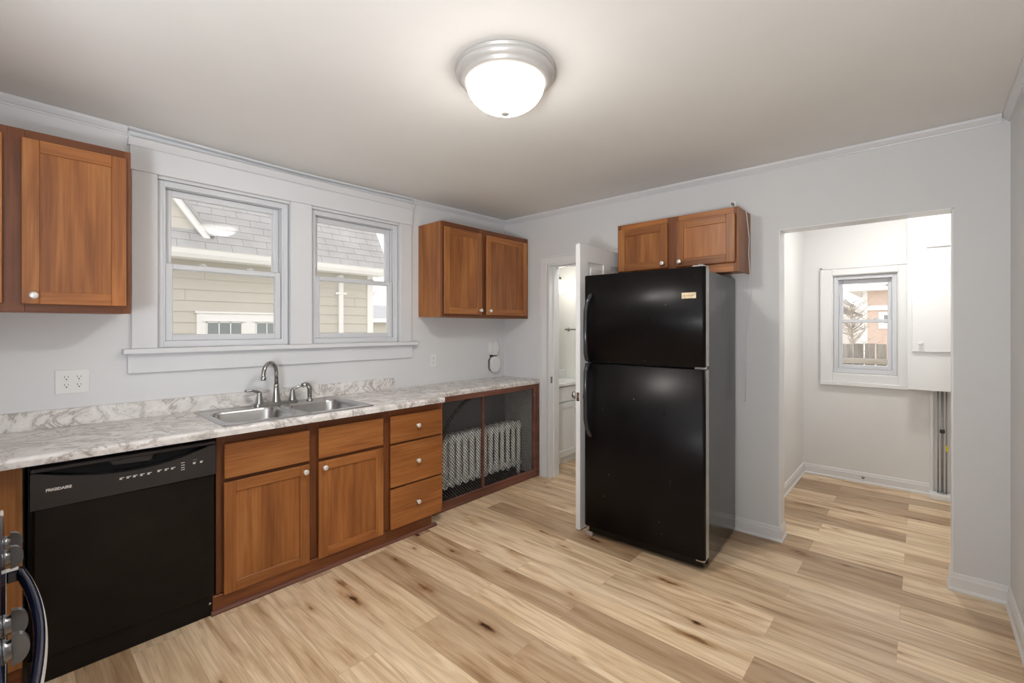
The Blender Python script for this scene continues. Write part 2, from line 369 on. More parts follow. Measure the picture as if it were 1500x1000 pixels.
def tag(o, label, cat, group=None):
    o['label'] = label; o['category'] = cat
    if group: o['group'] = group
    return o
def struct(o, label=None):
    o['kind'] = 'structure'
    if label: o['label'] = label
    return o
def thing(name, loc, label=None, cat=None, group=None):
    o = bpy.data.objects.new(name, None); COL.objects.link(o); o.location = loc; o.empty_display_size = .1
    WORLD[o.name] = Vector(loc)
    if label: tag(o, label, cat, group)
    return o
def part(mb, name, mats, parent, label=None):
    o = mb.build(name, mats, parent)
    if label: o['label'] = label
    return o
def bx(a, b, bev=0, seg=1): return MB().box(a, b, bev, seg)
# ------------------------------------------------------------------ the room shell
ZAP = 0.0
struct(MB().box((XW - .2, YE - .2, -.06), (XA1 + .3, YA + .2, 0)).build('floor', 'floor'), 'light oak plank floor with dark knots')
# ceiling with a shallow sag like the old plaster's
mb = MB(); rows = []
nx, ny = 14, 26
for i in range(nx + 1):
    x = XW - .1 + (XR + .2 - XW) * i / nx
    rows.append([(x, YE - .1 + (YB + .16 - YE) * j / ny, ZC - .029 * math.exp(-((YE - .1 + (YB + .16 - YE) * j / ny - 1.35) / 1.1) ** 2) * max(0, 1 - (x - XW) / 1.3)) for j in range(ny + 1)])
mb.grid(rows)
top = [[(p[0], p[1], ZC + .06) for p in r] for r in rows]; mb.grid(top)
struct(mb.build('ceiling', 'ceil', loc=(0, 0, ZC)), 'warm grey painted ceiling')
def wall_with_holes(name, axis, pos, thick, a0, a1, z0, z1, holes, mat, label=None):
    """axis 0: wall plane x=pos..pos+thick running along y; axis 1: plane y=..., running along x"""
    As = sorted({a0, a1, *[h[0] for h in holes], *[h[1] for h in holes]}); Zs = sorted({z0, z1, *[h[2] for h in holes], *[h[3] for h in holes]})
    mb = MB()
    for i in range(len(As) - 1):
        for j in range(len(Zs) - 1):
            ca, cz = (As[i] + As[i + 1]) / 2, (Zs[j] + Zs[j + 1]) / 2
            if any(h[0] < ca < h[1] and h[2] < cz < h[3] for h in holes): continue
            if axis == 0: mb.box((pos, As[i], Zs[j]), (pos + thick, As[i + 1], Zs[j + 1]))
            else: mb.box((As[i], pos, Zs[j]), (As[i + 1], pos + thick, Zs[j + 1]))
    bmesh.ops.remove_doubles(mb.bm, verts=mb.bm.verts, dist=1e-5)
    return struct(mb.build(name, mat), label)
# window openings on the sink wall
WZ0, WZ1 = 1.270, 2.236
W1 = (.556, 1.275); W2 = (1.414, 2.139)
wall_with_holes('wall_left', 0, XW, -.17, YF - .1, YB + WT, 0, ZC, [(W1[0], W1[1], WZ0, WZ1), (W2[0], W2[1], WZ0, WZ1)], 'wall', 'pale grey wall with the two sink windows')
DX0, DX1, DZ = -2.604, -1.795, 2.0       # bathroom door opening
OX0, OX1, OZ = -.700, .120, 2.045        # cased opening to the alcove
wall_with_holes('wall_back', 1, YB, WT, XW, XR, 0, ZC, [(DX0, DX1, 0, DZ), (OX0, OX1, 0, OZ)], 'wall', 'pale grey back wall with door and opening')
struct(bx((XR, YE - .1, 0), (XR + .12, YB + WT, ZC)).build('wall_right', 'wall'), 'pale grey right wall')
struct(bx((XW, YF - .12, 0), (-1.00, YF, ZC)).build('wall_stove', 'wall'), 'pale grey wall behind the stove')
struct(bx((XW, YE - .1, 0), (XR, YE, ZC)).build('wall_front', 'wall'), 'pale grey wall behind the camera')
struct(bx((XW - .17, YE - .1, 0), (XW, YF - .1, ZC)).build('wall_left_rear', 'wall'), 'pale grey left wall behind the stove wall')
# alcove
wall_with_holes('wall_alcove_back', 1, YA, .15, XA0 - .1, XA1 + .1, 0, ZA, [(-.625, -.165, .985, 1.885)], 'alcw', 'white alcove wall with the small window')
struct(bx((XA0 - .08, YB + WT, 0), (XA0, YA, ZA)).build('wall_alcove_left', 'alcw'))
struct(bx((XA1, YB + WT, 0), (XA1 + .1, YA, ZA)).build('wall_alcove_right', 'alcw'))
struct(bx((XA0 - .08, YB + WT, ZA), (XA1 + .1, YA + .15, ZA + .06)).build('ceiling_alcove', 'alcw'))
# bathroom
struct(bx((XW - .17, YBA, 0), (XA0 - .08, YBA + .1, 2.46)).build('wall_bathroom_far', 'bathw'))
struct(bx((XW - .17, YB + WT, 0), (XW, YBA, 2.46)).build('wall_bathroom_left', 'bathw'))
struct(bx((-1.50, YB + WT, 0), (-1.42, YBA, 2.46)).build('wall_bathroom_right', 'bathw'))
struct(bx((XW - .17, YB + WT, 2.46), (XA0 - .08, YBA + .1, 2.52)).build('ceiling_bathroom', 'bathw'))
# crown mouldings: small cove profile, the sink-wall one follows the sagging ceiling
CROWN = [(0, 0), (.007, 0), (.009, .006), (.016, .012), (.026, .024), (.029, .028), (.031, .036), (.031, .042), (0, .042)]
def crown_run(name, p0, p1, out, z, sag=None, n=1, CROWN=CROWN):
    mb = MB(); rows = []
    for i in range(n + 1):
        t = i / n; base = Vector((p0[0] + (p1[0] - p0[0]) * t, p0[1] + (p1[1] - p0[1]) * t, 0))
        dz = sag(base.y) if sag else 0
        rows.append([base + Vector((out[0] * u, out[1] * u, z - .042 + w - dz)) for u, w in CROWN])
    R = mb.grid(rows, closed=True, smooth=False)
    mb._tag([mb.bm.faces.new(R[0]), mb.bm.faces.new(R[-1][::-1])])
    return struct(mb.build(name, 'casing'))
SAG = lambda y: .030 * math.exp(-((y - 1.35) / 1.1) ** 2)
crown_run('trim_1', (XW, YF), (XW, .430), (1, 0), ZC - .001, SAG, 10)['label'] = 'thin crown moulding left of the windows'
crown_run('trim_20', (XW, .4305), (XW, 2.262), (1, 0), ZC - .001, SAG, 20, [(0, .030), (.034, .030), (.040, .034), (.040, .042), (0, .042)])['label'] = 'narrow strip along the ceiling above the window cap, a gap under it'
crown_run('trim_21', (XW, 2.2625), (XW, YB), (1, 0), ZC - .001, SAG, 10)['label'] = 'thin crown moulding right of the windows'
crown_run('trim_2', (XW + .032, YB), (XR - .032, YB), (0, -1), ZC - .001)['label'] = 'thin crown moulding on the back wall'
crown_run('trim_3', (XR, YB), (XR, YE), (-1, 0), ZC - .001)['label'] = 'thin crown moulding on the right wall'
# baseboards: board with a cap and a quarter-round shoe
BASE = [(0, 0), (.020, 0), (.020, .008), (.0125, .020), (.0125, .068), (.0095, .076), (.008, .088), (.004, .094), (0, .094)]
def base_run(name, segs, mat='trimw', label=None):
    mb = MB()
    for p0, p1, out, m0, m1 in segs:     # m0/m1 = +1 outside mitre, -1 inside mitre, 0 square
        d = (Vector(p1) - Vector(p0)); d.normalize(); rows = []
        for p, m, sgn in ((p0, m0, -1), (p1, m1, 1)):
            rows.append([Vector((p[0] + out[0] * u + d.x * sgn * m * u, p[1] + out[1] * u + d.y * sgn * m * u, w)) for u, w in BASE])
        R = mb.grid(rows, closed=True, smooth=False)
        mb._tag([mb.bm.faces.new(R[0]), mb.bm.faces.new(R[-1][::-1])])
    return struct(mb.build(name, mat), label)
base_run('baseboard_back_left', [((-1.70, YB, 0), (OX0, YB, 0), (0, -1), 0, 1), ((OX0, YB, 0), (OX0, YB + WT, 0), (1, 0), 1, 0)], label='white baseboard between the refrigerator and the opening')
base_run('baseboard_back_right', [((OX1, YB, 0), (XR, YB, 0), (0, -1), 1, -1), ((OX1, YB + WT, 0), (OX1, YB, 0), (-1, 0), 0, 1)], label='white baseboard right of the opening')
base_run('baseboard_right', [((XR, YB, 0), (XR, YE, 0), (-1, 0), -1, 0)], label='white baseboard along the right wall')
base_run('baseboard_alcove', [((XA0, YB + WT, 0), (XA0, YA, 0), (1, 0), 0, -1), ((XA0, YA, 0), (.045, YA, 0), (0, -1), -1, 0)], label='white baseboard inside the alcove')
# corner beads around the cased opening
mb = MB(); mb.box((OX0 - .002, YB - .003, .094), (OX0 + .004, YB + WT, OZ)); mb.box((OX1 - .004, YB - .003, .094), (OX1 + .002, YB + WT, OZ)); mb.box((OX0 - .002, YB - .003, OZ - .004), (OX1 + .002, YB + WT, OZ + .002))
struct(mb.build('trim_4', 'bead'), 'white edging of the opening to the alcove')
# ------------------------------------------------------------------ sink windows: casing, then two double-hung units
CX = XW + .022
mb = MB()
mb.box((XW + .0005, .446, 1.290), (CX, .558, 2.250), .002); mb.box((XW + .0005, 1.273, 1.290), (CX, 1.415, 2.250), .002); mb.box((XW + .0005, 2.137, 1.290), (CX, 2.246, 2.250), .002)
struct(mb.build('trim_5', 'casing'), 'flat casing boards beside the sink windows')
mb = MB(); mb.box((XW + .0005, .438, 2.2505), (XW + .028, 2.254, 2.379), .002)
mb.prism([(XW + .0005, 2.3795), (XW + .030, 2.3795), (XW + .057, 2.4165), (XW + .0005, 2.4165)], 1, .430, 2.262)
struct(mb.build('trim_6', 'casing'), 'tall head board and cap over the sink windows')
mb = MB(); mb.box((XW - .02, .408, 1.262), (XW + .058, 2.288, 1.290), .004, 2)
struct(mb.build('trim_7', 'casing'), 'long window stool over the sink')
mb = MB(); mb.box((XW + .0005, .430, 1.157), (XW + .020, 2.256, 1.2615), .002)
struct(mb.build('trim_8', 'casing'), 'flat apron board under the sink windows')
def double_hung(name, label, mapf, c, half, z0, z1, zm, wide_frame=.03, sw=.036):
    """a = along the wall, d = depth outwards from the wall face, z.  mapf turns (a,d,z) into the room"""
    t = thing(name, mapf((c, 0, z0)), None); struct(t, label)
    def mbx(): q = MB(); q.map = mapf; return q
    q = mbx()                                                   # vinyl frame
    for a0, a1 in ((c - half, c - half + wide_frame), (c + half - wide_frame, c + half)): q.box((a0, .018, z0), (a1, .125, z1), .002)
    q.box((c - half + wide_frame, .018, z1 - .032), (c + half - wide_frame, .125, z1), .002); q.box((c - half + wide_frame, .018, z0), (c + half - wide_frame, .125, z0 + .038), .002)
    for a0, a1 in ((c - half + wide_frame - .001, c - half + wide_frame + .010), (c + half - wide_frame - .010, c + half - wide_frame + .001)): q.box((a0, .022, z0 + .038), (a1, .032, z1 - .032)); q.box((a0, .066, z0 + .038), (a1, .072, z1 - .032))
    part(q, 'window_frame', 'vinyl', t)
    hs = half - wide_frame - .011
    def sash(nm, d0, d1, zb, zt, rb, rt):
        q = mbx()
        q.box((c - hs, d0, zb), (c - hs + sw, d1, zt), .003); q.box((c + hs - sw, d0, zb), (c + hs, d1, zt), .003)
        q.box((c - hs + sw, d0, zb), (c + hs - sw, d1, zb + rb), .003); q.box((c - hs + sw, d0, zt - rt), (c + hs - sw, d1, zt), .003)
        o = part(q, nm, 'vinyl', t)
        q = mbx(); dm = (d0 + d1) / 2
        q.box((c - hs + sw - .004, dm - .003, zb + rb - .004), (c + hs - sw + .004, dm + .003, zt - rt + .004))
        part(q, 'pane', 'glass', o); return o
    sash('upper_sash', .070, .104, zm - .002, z1 - .034, .030, .036)
    lo = sash('lower_sash', .032, .066, z0 + .039, zm + .028, .036, .030)
    for s in (-.28, .28):
        q = mbx(); q.box((c + s * half * 1.3 - .022, .034, zm + .0285), (c + s * half * 1.3 + .022, .060, zm + .036), .003); q.box((c + s * half * 1.3 - .006, .038, zm + .036), (c + s * half * 1.3 + .014, .052, zm + .044), .003)
        part(q, 'sash_lock', 'white', lo)
    return t
mk = lambda p: (XW - p[1], p[0], p[2])
double_hung('window_1', 'left double-hung window over the sink', mk, (W1[0] + W1[1]) / 2, .355, 1.290, 2.234, 1.742)
double_hung('window_2', 'right double-hung window over the sink', mk, (W2[0] + W2[1]) / 2, .358, 1.290, 2.234, 1.744)
# alcove window
ma = lambda p: (p[0], YA + p[1], p[2])
mb = MB(); y0, y1 = YA - .018, YA - .0005
mb.box((-.722, y0, .872), (-.632, y1, 1.966), .004); mb.box((-.158, y0, .872), (-.092, y1, 1.966), .004); mb.box((-.632, y0, 1.892), (-.158, y1, 1.966), .004); mb.box((-.632, y0, .872), (-.158, y1, .982), .004)
mb.box((-.722, y0 - .008, .872), (-.708, y0, 1.966)); mb.box((-.722, y0 - .008, 1.952), (-.092, y0, 1.966)); mb.box((-.722, y0 - .016, .870), (-.092, y0, .905), .003)
struct(mb.build('trim_9', 'lacq'), 'white stepped casing round the alcove window')
double_hung('window_3', 'small double-hung window in the alcove', ma, -.395, .228, .987, 1.883, 1.452, .024, .030)
# ------------------------------------------------------------------ bathroom door: frame and the open six-panel leaf
mb = MB(); f0, f1 = YB - .018, YB - .0005
def cas(mb, a, b): mb.box((a[0], f0, a[1]), (b[0], f1, b[1]), .003)
cas(mb, (-2.676, 0), (-2.612, 2.056)); cas(mb, (DX1 + .008, 0), (DX1 + .072, 2.056)); cas(mb, (-2.612, 1.996), (DX1 + .008, 2.056))
mb.box((-2.690, f0 + .005, 0), (-2.676, f1, 2.068), .002); mb.box((-2.690, f0 - .006, 2.056), (DX1 + .086, f1, 2.068), .002); mb.box((-2.690, f0 - .006, 0), (-2.680, f0 + .005, 2.058))
struct(mb.build('trim_10', 'trimw'), 'white casing of the bathroom door')
mb = MB(); mb.box((DX0 + .0005, YB - .012, 0), (DX0 + .018, YB + WT + .012, DZ - .018), .001); mb.box((DX1 - .018, YB - .012, 0), (DX1 - .0005, YB + WT + .012, DZ - .018), .001); mb.box((DX0 + .0005, YB - .012, DZ - .018), (DX1 - .0005, YB + WT + .012, DZ - .0005), .001)
mb.box((DX0 + .018, YB + .045, 0), (DX0 + .030, YB + .085, DZ - .030)); mb.box((DX0 + .018, YB + .045, DZ - .030), (DX1 - .018, YB + .085, DZ - .018))
struct(mb.build('trim_11', 'trimw'), 'white door jamb with stop')
mb = MB(); mb.box((DX0 + .0182, YB + .004, .885), (DX0 + .0195, YB + .032, .945)); struct(mb.build('trim_12', 'chrome'), 'metal strike plate on the door jamb')
door = thing('door_1', (-1.770, YB - .02, 0)); struct(door, 'white six-panel door standing open behind the refrigerator')
lx0, lx1, ly0, ly1, lz0, lz1 = -1.791, -1.756, 2.648, 3.380, .008, 1.984
ys = [ly0, ly0 + .105, (ly0 + ly1) / 2 - .05, (ly0 + ly1) / 2 + .05, ly1 - .105, ly1]
zs = [lz0, .20, .72, .86, 1.40, 1.50, 1.73 + .13, lz1]
zs = [lz0, .22, .80, .98, 1.56, 1.66, 1.868, lz1]
mb = MB()
for i in range(5):
    for j in range(7):
        panel = i in (1, 3) and j in (1, 3, 5)
        if not panel: mb.box((lx0, ys[i], zs[j]), (lx1, ys[i + 1], zs[j + 1]))
        else:
            mb.box((lx0 + .010, ys[i], zs[j]), (lx1 - .010, ys[i + 1], zs[j + 1]))
            mb.box((lx0 + .004, ys[i] + .030, zs[j] + .030), (lx1 - .004, ys[i + 1] - .030, zs[j + 1] - .030), .012)
leaf = part(mb, 'door_leaf', 'trimw', door)
mb = MB()
for s, x in ((-1, lx0), (1, lx1)): mb.lathe([(0, 0), (.030, 0), (.030, .005), (.012, .007), (.011, .030), (.024, .036), (.028, .048), (.024, .060), (.0, .064)], (x, ly0 + .06, .925), (s, 0, 0), 24)
part(mb, 'door_knob', 'chrome', door)
mb = MB(); mb.box((lx0 + .006, ly0 - .0012, .895), (lx1 - .006, ly0, .955)); mb.box((lx0 + .012, ly0 - .008, .915), (lx1 - .012, ly0 - .001, .935)); part(mb, 'latch_plate', 'chrome', door)
mb = MB()
for z in (.25, 1.0, 1.75): mb.cyl((lx0 - .006, ly1 + .004, z - .045), .006, .09)
part(mb, 'hinge', 'chrome', door)
# ------------------------------------------------------------------ cabinet helpers
def knob(c, axis, parent, r=.0155, mat='knobm', L_=.026):
    q = MB(); k = r / .0155
    q.lathe([(0, 0), (.009 * k, 0), (.0075 * k, .003), (.0055 * k, .007), (.006 * k, L_ - .012), (.0135 * k, L_ - .009), (.0155 * k, L_ - .004), (.014 * k, L_), (.008 * k, L_ + .002), (0, L_ + .0025)], c, axis, 24)
    return part(q, 'knob', mat, parent)
def panel_door(parent, mapf, a0, a1, z0, z1, d0, th, gz, ga, knob_at=None, kaxis=None, fw=.054):
    """shaker door in (a, d, z); d grows out of the cabinet; gz/ga are upright/level grain materials"""
    q = MB(); q.map = mapf
    q.box((a0, d0, z0), (a0 + fw, d0 + th, z1), .0022); q.box((a1 - fw, d0, z0), (a1, d0 + th, z1), .0022)
    q.mi = 1; q.box((a0 + fw, d0, z1 - fw), (a1 - fw, d0 + th - .0004, z1), .0018); q.box((a0 + fw, d0, z0), (a1 - fw, d0 + th - .0004, z0 + fw), .0018)
    o = part(q, 'door', [gz, ga], parent)
    q = MB(); q.map = mapf; q.box((a0 + fw - .004, d0 + .001, z0 + fw - .004), (a1 - fw + .004, d0 + th - .0075, z1 - fw + .004)); part(q, 'panel', gz, o)
    if d0 > .003:
        for za in (z0 + .02, z1 - .024):
            
            for ab in (a0 + .006, a1 - .010): q = MB(); q.map = mapf; q.box((ab, .0002, za), (ab + .004, d0 - .0002, za + .004)); part(q, 'bumper', 'slot', o)
    if knob_at: knob(mapf((knob_at[0], d0 + th, knob_at[1])), kaxis, o)
    return o
def slab_drawer(parent, mapf, a0, a1, z0, z1, d0, th, g, knob_at=None, kaxis=None, name='drawer'):
    q = MB(); q.map = mapf; q.box((a0, d0, z0), (a1, d0 + th, z1), .004, 2); o = part(q, name, g, parent)
    if knob_at: knob(mapf((knob_at[0], d0 + th, knob_at[1])), kaxis, o)
    return o
FX = -2.5895                                        # face-frame plane of the base run
mf = lambda p: (FX + p[1], p[0], p[2])
def base_cabinet(name, label, y0, y1, plinth_to, group=None):
    t = thing(name, ((XW + FX) / 2, (y0 + y1) / 2, 0), label, 'cabinet', group)
    q = MB(); q.box((XW + .025, y0, .085), (FX - .019, y0 + .016, .840)); q.box((XW + .025, y1 - .016, .085), (FX - .019, y1, .840)); q.box((XW + .025, y0 + .016, .085), (FX - .019, y1 - .016, .101)); q.box((XW + .025, y0 + .016, .101), (XW + .031, y1 - .016, .840))
    part(q, 'carcass', 'frame_z', t)
    return t
# sink base
t = base_cabinet('base_cabinet', 'cherry sink base cabinet with two doors, directly right of the dishwasher', .690, 1.640, 1.64)
mb = MB()
for a0, a1 in ((.690, .730), (1.128, 1.205), (1.602, 1.640)): mb.box((FX - .018, a0, .085), (FX, a1, .875), .001)
mb.mi = 1
for a0, a1 in ((.730, 1.128), (1.205, 1.602)):
    for z0, z1 in ((.085, .105), (.615, .672), (.812, .875)): mb.box((FX - .018, a0, z0), (FX - .0003, a1, z1), .001)
part(mb, 'face_frame', ['frame_z', 'frame_y'], t)
part(bx((FX - .03, .672, .001), (FX + .012, 1.640, .084), .002), 'plinth', 'frame_y', t)
slab_drawer(t, mf, .720, 1.143, .652, .826, .009, .0145, 'wood_y', name='false_drawer_front'); slab_drawer(t, mf, 1.195, 1.616, .652, .826, .009, .0145, 'wood_y', name='false_drawer_front')
panel_door(t, mf, .719, 1.143, .077, .633, .009, .0145, 'wood_z', 'wood_y', (1.115, .598), (1, 0, 0)); panel_door(t, mf, 1.195, 1.616, .077, .633, .009, .0145, 'wood_z', 'wood_y', (1.226, .598), (1, 0, 0))
# drawer base
t = base_cabinet('base_cabinet', 'narrow cherry base cabinet of three drawers beside the radiator cover', 1.6405, 2.110, 2.01)
mb = MB()
for a0, a1 in ((1.6405, 1.680), (2.078, 2.110)): mb.box((FX - .018, a0, .085), (FX, a1, .875), .001)
mb.mi = 1
for z0, z1 in ((.085, .105), (.335, .382), (.620, .665), (.812, .875)): mb.box((FX - .018, 1.680, z0), (FX - .0003, 2.078, z1), .001)
part(mb, 'face_frame', ['frame_z', 'frame_y'], t)
part(bx((XW + .03, 2.1102, .085), (FX - .001, 2.1162, .874)), 'end_panel', 'wood_z', t)
part(bx((FX - .03, 1.6405, .001), (FX + .012, 2.008, .084), .002), 'plinth', 'frame_y', t)
for z0, z1 in ((.645, .824), (.358, .632), (.084, .346)): slab_drawer(t, mf, 1.670, 2.092, z0, z1, .009, .0145, 'wood_y', (1.880, (z0 + z1) / 2 + .004), (1, 0, 0))
mb = MB(); sx = FX + .0125
mb.prism([(sx, .001), (sx + .019, .001), (sx + .018, .008), (sx + .013, .015), (sx + .006, .019), (sx, .020)], 1, .664, 2.042)
struct(mb.build('trim_13', 'mahog'), 'dark shoe moulding along the foot of the base cabinets')
# blind corner piece and the cabinet next to the stove (front faces +y)
t = thing('base_cabinet', (-2.9, -.28, 0), 'cherry corner cabinet strip at the left edge, left of the dishwasher', 'cabinet')
part(bx((XW + .025, -.63, .085), (FX - .019, .040, .840)), 'carcass', 'frame_z', t)
part(bx((FX - .018, -.034, .085), (FX, .040, .875), .001), 'filler_strip', 'raw_x', t)
part(bx((FX - .03, -.034, .001), (FX - .006, .040, .084), .001), 'plinth', 'frame_y', t)
mg = lambda p: (p[0], -.060 + p[1], p[2])
t = thing('base_cabinet', (-2.2, -.35, 0), 'cherry base cabinet between the corner and the stove, its knob showing at the left edge', 'cabinet')
part(bx((-2.566, -.64, .085), (-1.850, -.0795, .840)), 'carcass', 'frame_z', t)
part(bx((-2.5655, -.079, .085), (-1.850, -.060, .875), .001), 'face_frame', 'frame_z', t)
slab_drawer(t, mg, -2.545, -1.87, .652, .826, .009, .0145, 'wood_x', (-2.42, .742), (0, 1, 0))
panel_door(t, mg, -2.545, -1.87, .078, .633, .009, .0145, 'wood_z', 'wood_x', (-1.92, .598), (0, 1, 0))
part(bx((-2.566, -.64, .001), (-1.85, -.12, .084)), 'plinth', 'frame_y', t)
# ------------------------------------------------------------------ wall cabinets
def wall_cab_x(label, y0, y1, z0, z1, doors, group=None):
    xf = -2.856; t = thing('wall_cabinet', ((XW + xf) / 2, (y0 + y1) / 2, z0), label, 'cabinet')
    part(bx((XW + .0008, y0, z0 + .003), (xf - .0185, y1, z1)), 'carcass', 'wood_z', t)
    mu = lambda p: (xf + p[1], p[0], p[2]); mb = MB(); mb.map = mu
    ed = [y0] + [e for d in doors for e in (d[0] + .010, d[1] - .010)] + [y1]
    for i in range(0, len(ed), 2): mb.box((ed[i], -.018, z0), (ed[i + 1], 0, z1), .0012)
    mb.mi = 1
    for d in doors:
        mb.box((d[0] + .010, -.018, z0), (d[1] - .010, -.0003, z0 + .040), .0012); mb.box((d[0] + .010, -.018, z1 - .048), (d[1] - .010, -.0003, z1), .0012)
    part(mb, 'face_frame', ['frame_z', 'frame_y'], t)
    for a0, a1, b0, b1, ka in doors: panel_door(t, mu, a0, a1, b0, b1, .009, .0145, 'wood_z', 'wood_y', ka, (1, 0, 0) if ka else None)
    return t
wall_cab_x('cherry wall cabinet at the upper left, left of the windows', -.40, .402, 1.470, 2.252, [(-.375, -.014, 1.505, 2.212, None), (.040, .383, 1.505, 2.212, (.076, 1.541))])
wall_cab_x('two-door cherry wall cabinet right of the windows in the corner', 2.328, 3.396, 1.490, 2.262, [(2.340, 2.756, 1.516, 2.216, (2.730, 1.553)), (2.812, 3.362, 1.516, 2.216, (2.846, 1.553))])
t = thing('wall_cabinet', (-1.304, 3.26, 1.765), 'short two-door cherry wall cabinet above the refrigerator', 'cabinet')
mu = lambda p: (p[0], 3.122 - p[1], p[2])
part(bx((-1.728, 3.1405, 1.778), (-.879, YB - .001, 2.178)), 'carcass', 'wood_z', t)
mb = MB(); mb.map = mu
for a0, a1 in ((-1.728, -1.700), (-1.340, -1.258), (-.900, -.879)): mb.box((a0, -.018, 1.765), (a1, 0, 2.178), .0012)
mb.mi = 1
for a0, a1 in ((-1.700, -1.340), (-1.258, -.900)): mb.box((a0, -.018, 1.765), (a1, -.0003, 1.835), .0012); mb.box((a0, -.018, 2.125), (a1, -.0003, 2.178), .0012)
part(mb, 'face_frame', ['frame_z', 'wood_x'], t)
part(bx((-.8788, 3.122, 1.765), (-.8728, YB - .001, 2.178), .001), 'end_panel', 'wood_z', t)
panel_door(t, mu, -1.712, -1.329, 1.824, 2.138, .009, .0145, 'wood_z', 'wood_x', (-1.361, 1.856), (0, -1, 0)); panel_door(t, mu, -1.269, -.888, 1.824, 2.138, .009, .0145, 'wood_z', 'wood_x', (-1.239, 1.856), (0, -1, 0))
# ------------------------------------------------------------------ counters
CF_ = -2.513; SX0, SX1, SY0, SY1 = -3.085, -2.575, .735, 1.530   # counter front, sink cut-out
t = thing('countertop', ((XW + CF_) / 2, .7, .876), 'long white marble-look laminate countertop holding the sink', 'countertop')
mb = MB(); e = 2.078
prof = [(-2.574, .876), (CF_ - .002, .876)] + [(CF_ - .016 + .016 * math.cos(a * PI / 12), .898 + .016 * math.sin(a * PI / 12)) for a in range(0, 7)] + [(-2.574, .914)]
mb.prism(prof, 1, -.655, e)
mb.box((XW + .0008, -.655, .876), (SX1 + .001, SY0, .914)); mb.box((XW + .0008, SY1, .876), (SX1 + .001, e, .914)); mb.box((XW + .0008, SY0, .876), (SX0, SY1, .914))
part(mb, 'slab', 'marble', t)
mb = MB(); zb = 1.002
mb.prism([(-.655, .9143), (2.086, .9143), (2.086, zb - .014), (2.082, zb - .004), (2.072, zb), (-.655, zb)], 0, XW + .0008, XW + .0198)
part(mb, 'backsplash', 'marble', t)
t = thing('countertop', (-2.9, 2.7, .868), 'shorter marble-look countertop over the radiator cover', 'countertop')
mb = MB(); f = -2.702
prof = [(-2.78, .876), (f - .002, .876)] + [(f - .014 + .014 * math.cos(a * PI / 12), .899 + .014 * math.sin(a * PI / 12)) for a in range(0, 7)] + [(-2.78, .913)]
mb.prism(prof, 1, e + .001, YB - .0015); mb.box((XW + .0008, e + .0095, .876), (-2.779, YB - .0015, .913)); part(mb, 'slab', 'marble', t)
# ------------------------------------------------------------------ sink
t = thing('kitchen_sink', (-2.83, 1.13, .914), 'double-bowl stainless steel sink set into the long countertop', 'sink')
def rrect(x0, x1, y0, y1, r, z, n=6):
    P = []
    for cx, cy, a in ((x1 - r, y1 - r, 0), (x0 + r, y1 - r, 1), (x0 + r, y0 + r, 2), (x1 - r, y0 + r, 3)):
        for k in range(n + 1): P.append((cx + r * math.cos((a + k / n) * PI / 2), cy + r * math.sin((a + k / n) * PI / 2), z))
    return P
ox0, ox1, oy0, oy1 = -3.108, -2.548, .712, 1.548
bowls = ((-3.000, -2.605, .752, 1.112), (-3.000, -2.605, 1.152, 1.508))
mb = MB()
# rim deck: outer ring plus strips around the bowls
mb.grid([rrect(ox0, ox1, oy0, oy1, .03, .9144), rrect(ox0 + .004, ox1 - .004, oy0 + .004, oy1 - .004, .028, .9195), rrect(ox0 + .016, ox1 - .016, oy0 + .016, oy1 - .016, .02, .9200), rrect(ox0 + .022, ox1 - .022, oy0 + .022, oy1 - .022, .016, .9175)], True)
# deck faces around bowls via fans to rectangular frames
def deck(q0, q1, b):       # rectangle q0..q1 (x,y) around bowl b
    x0, x1, y0, y1 = b; In = rrect(x0, x1, y0, y1, .07, .9175, 6); Out = []
    for (x, y, z) in In:
        cx, cy = (x0 + x1) / 2, (y0 + y1) / 2; u, v = (x - cx) / (x1 - x0) * 2, (y - cy) / (y1 - y0) * 2; m = max(abs(u), abs(v)); u, v = u / m, v / m
        Out.append((q0[0] + (u + 1) / 2 * (q1[0] - q0[0]), q0[1] + (v + 1) / 2 * (q1[1] - q0[1]), .9175))
    mb.grid([Out, In], True, False)
ym = 1.132
deck((ox0 + .021, oy0 + .021), (ox1 - .021, ym), bowls[0]); deck((ox0 + .021, ym), (ox1 - .021, oy1 - .021), bowls[1])
part(mb, 'rim', 'steel', t)
for b in bowls:
    x0, x1, y0, y1 = b; mb = MB(); rows = [rrect(x0, x1, y0, y1, .07, .9175)]
    for ins, z in ((.004, .913), (.008, .905), (.016, .80), (.024, .775), (.045, .757), (.075, .750)): rows.append(rrect(x0 + ins, x1 - ins, y0 + ins, y1 - ins, max(.03, .07 - ins * .3), z))
    R = mb.grid(rows, True); mb._tag([mb.bm.faces.new(R[-1])], True)
    o = part(mb, 'bowl', 'steel', t)
    q = MB(); q.lathe([(.045, 0), (.043, .003), (.034, .002), (.030, -.004), (.008, -.004), (0, .004)], ((x0 + x1) / 2, (y0 + y1) / 2, .7515), (0, 0, 1), 24); part(q, 'drain', 'chrome', o)
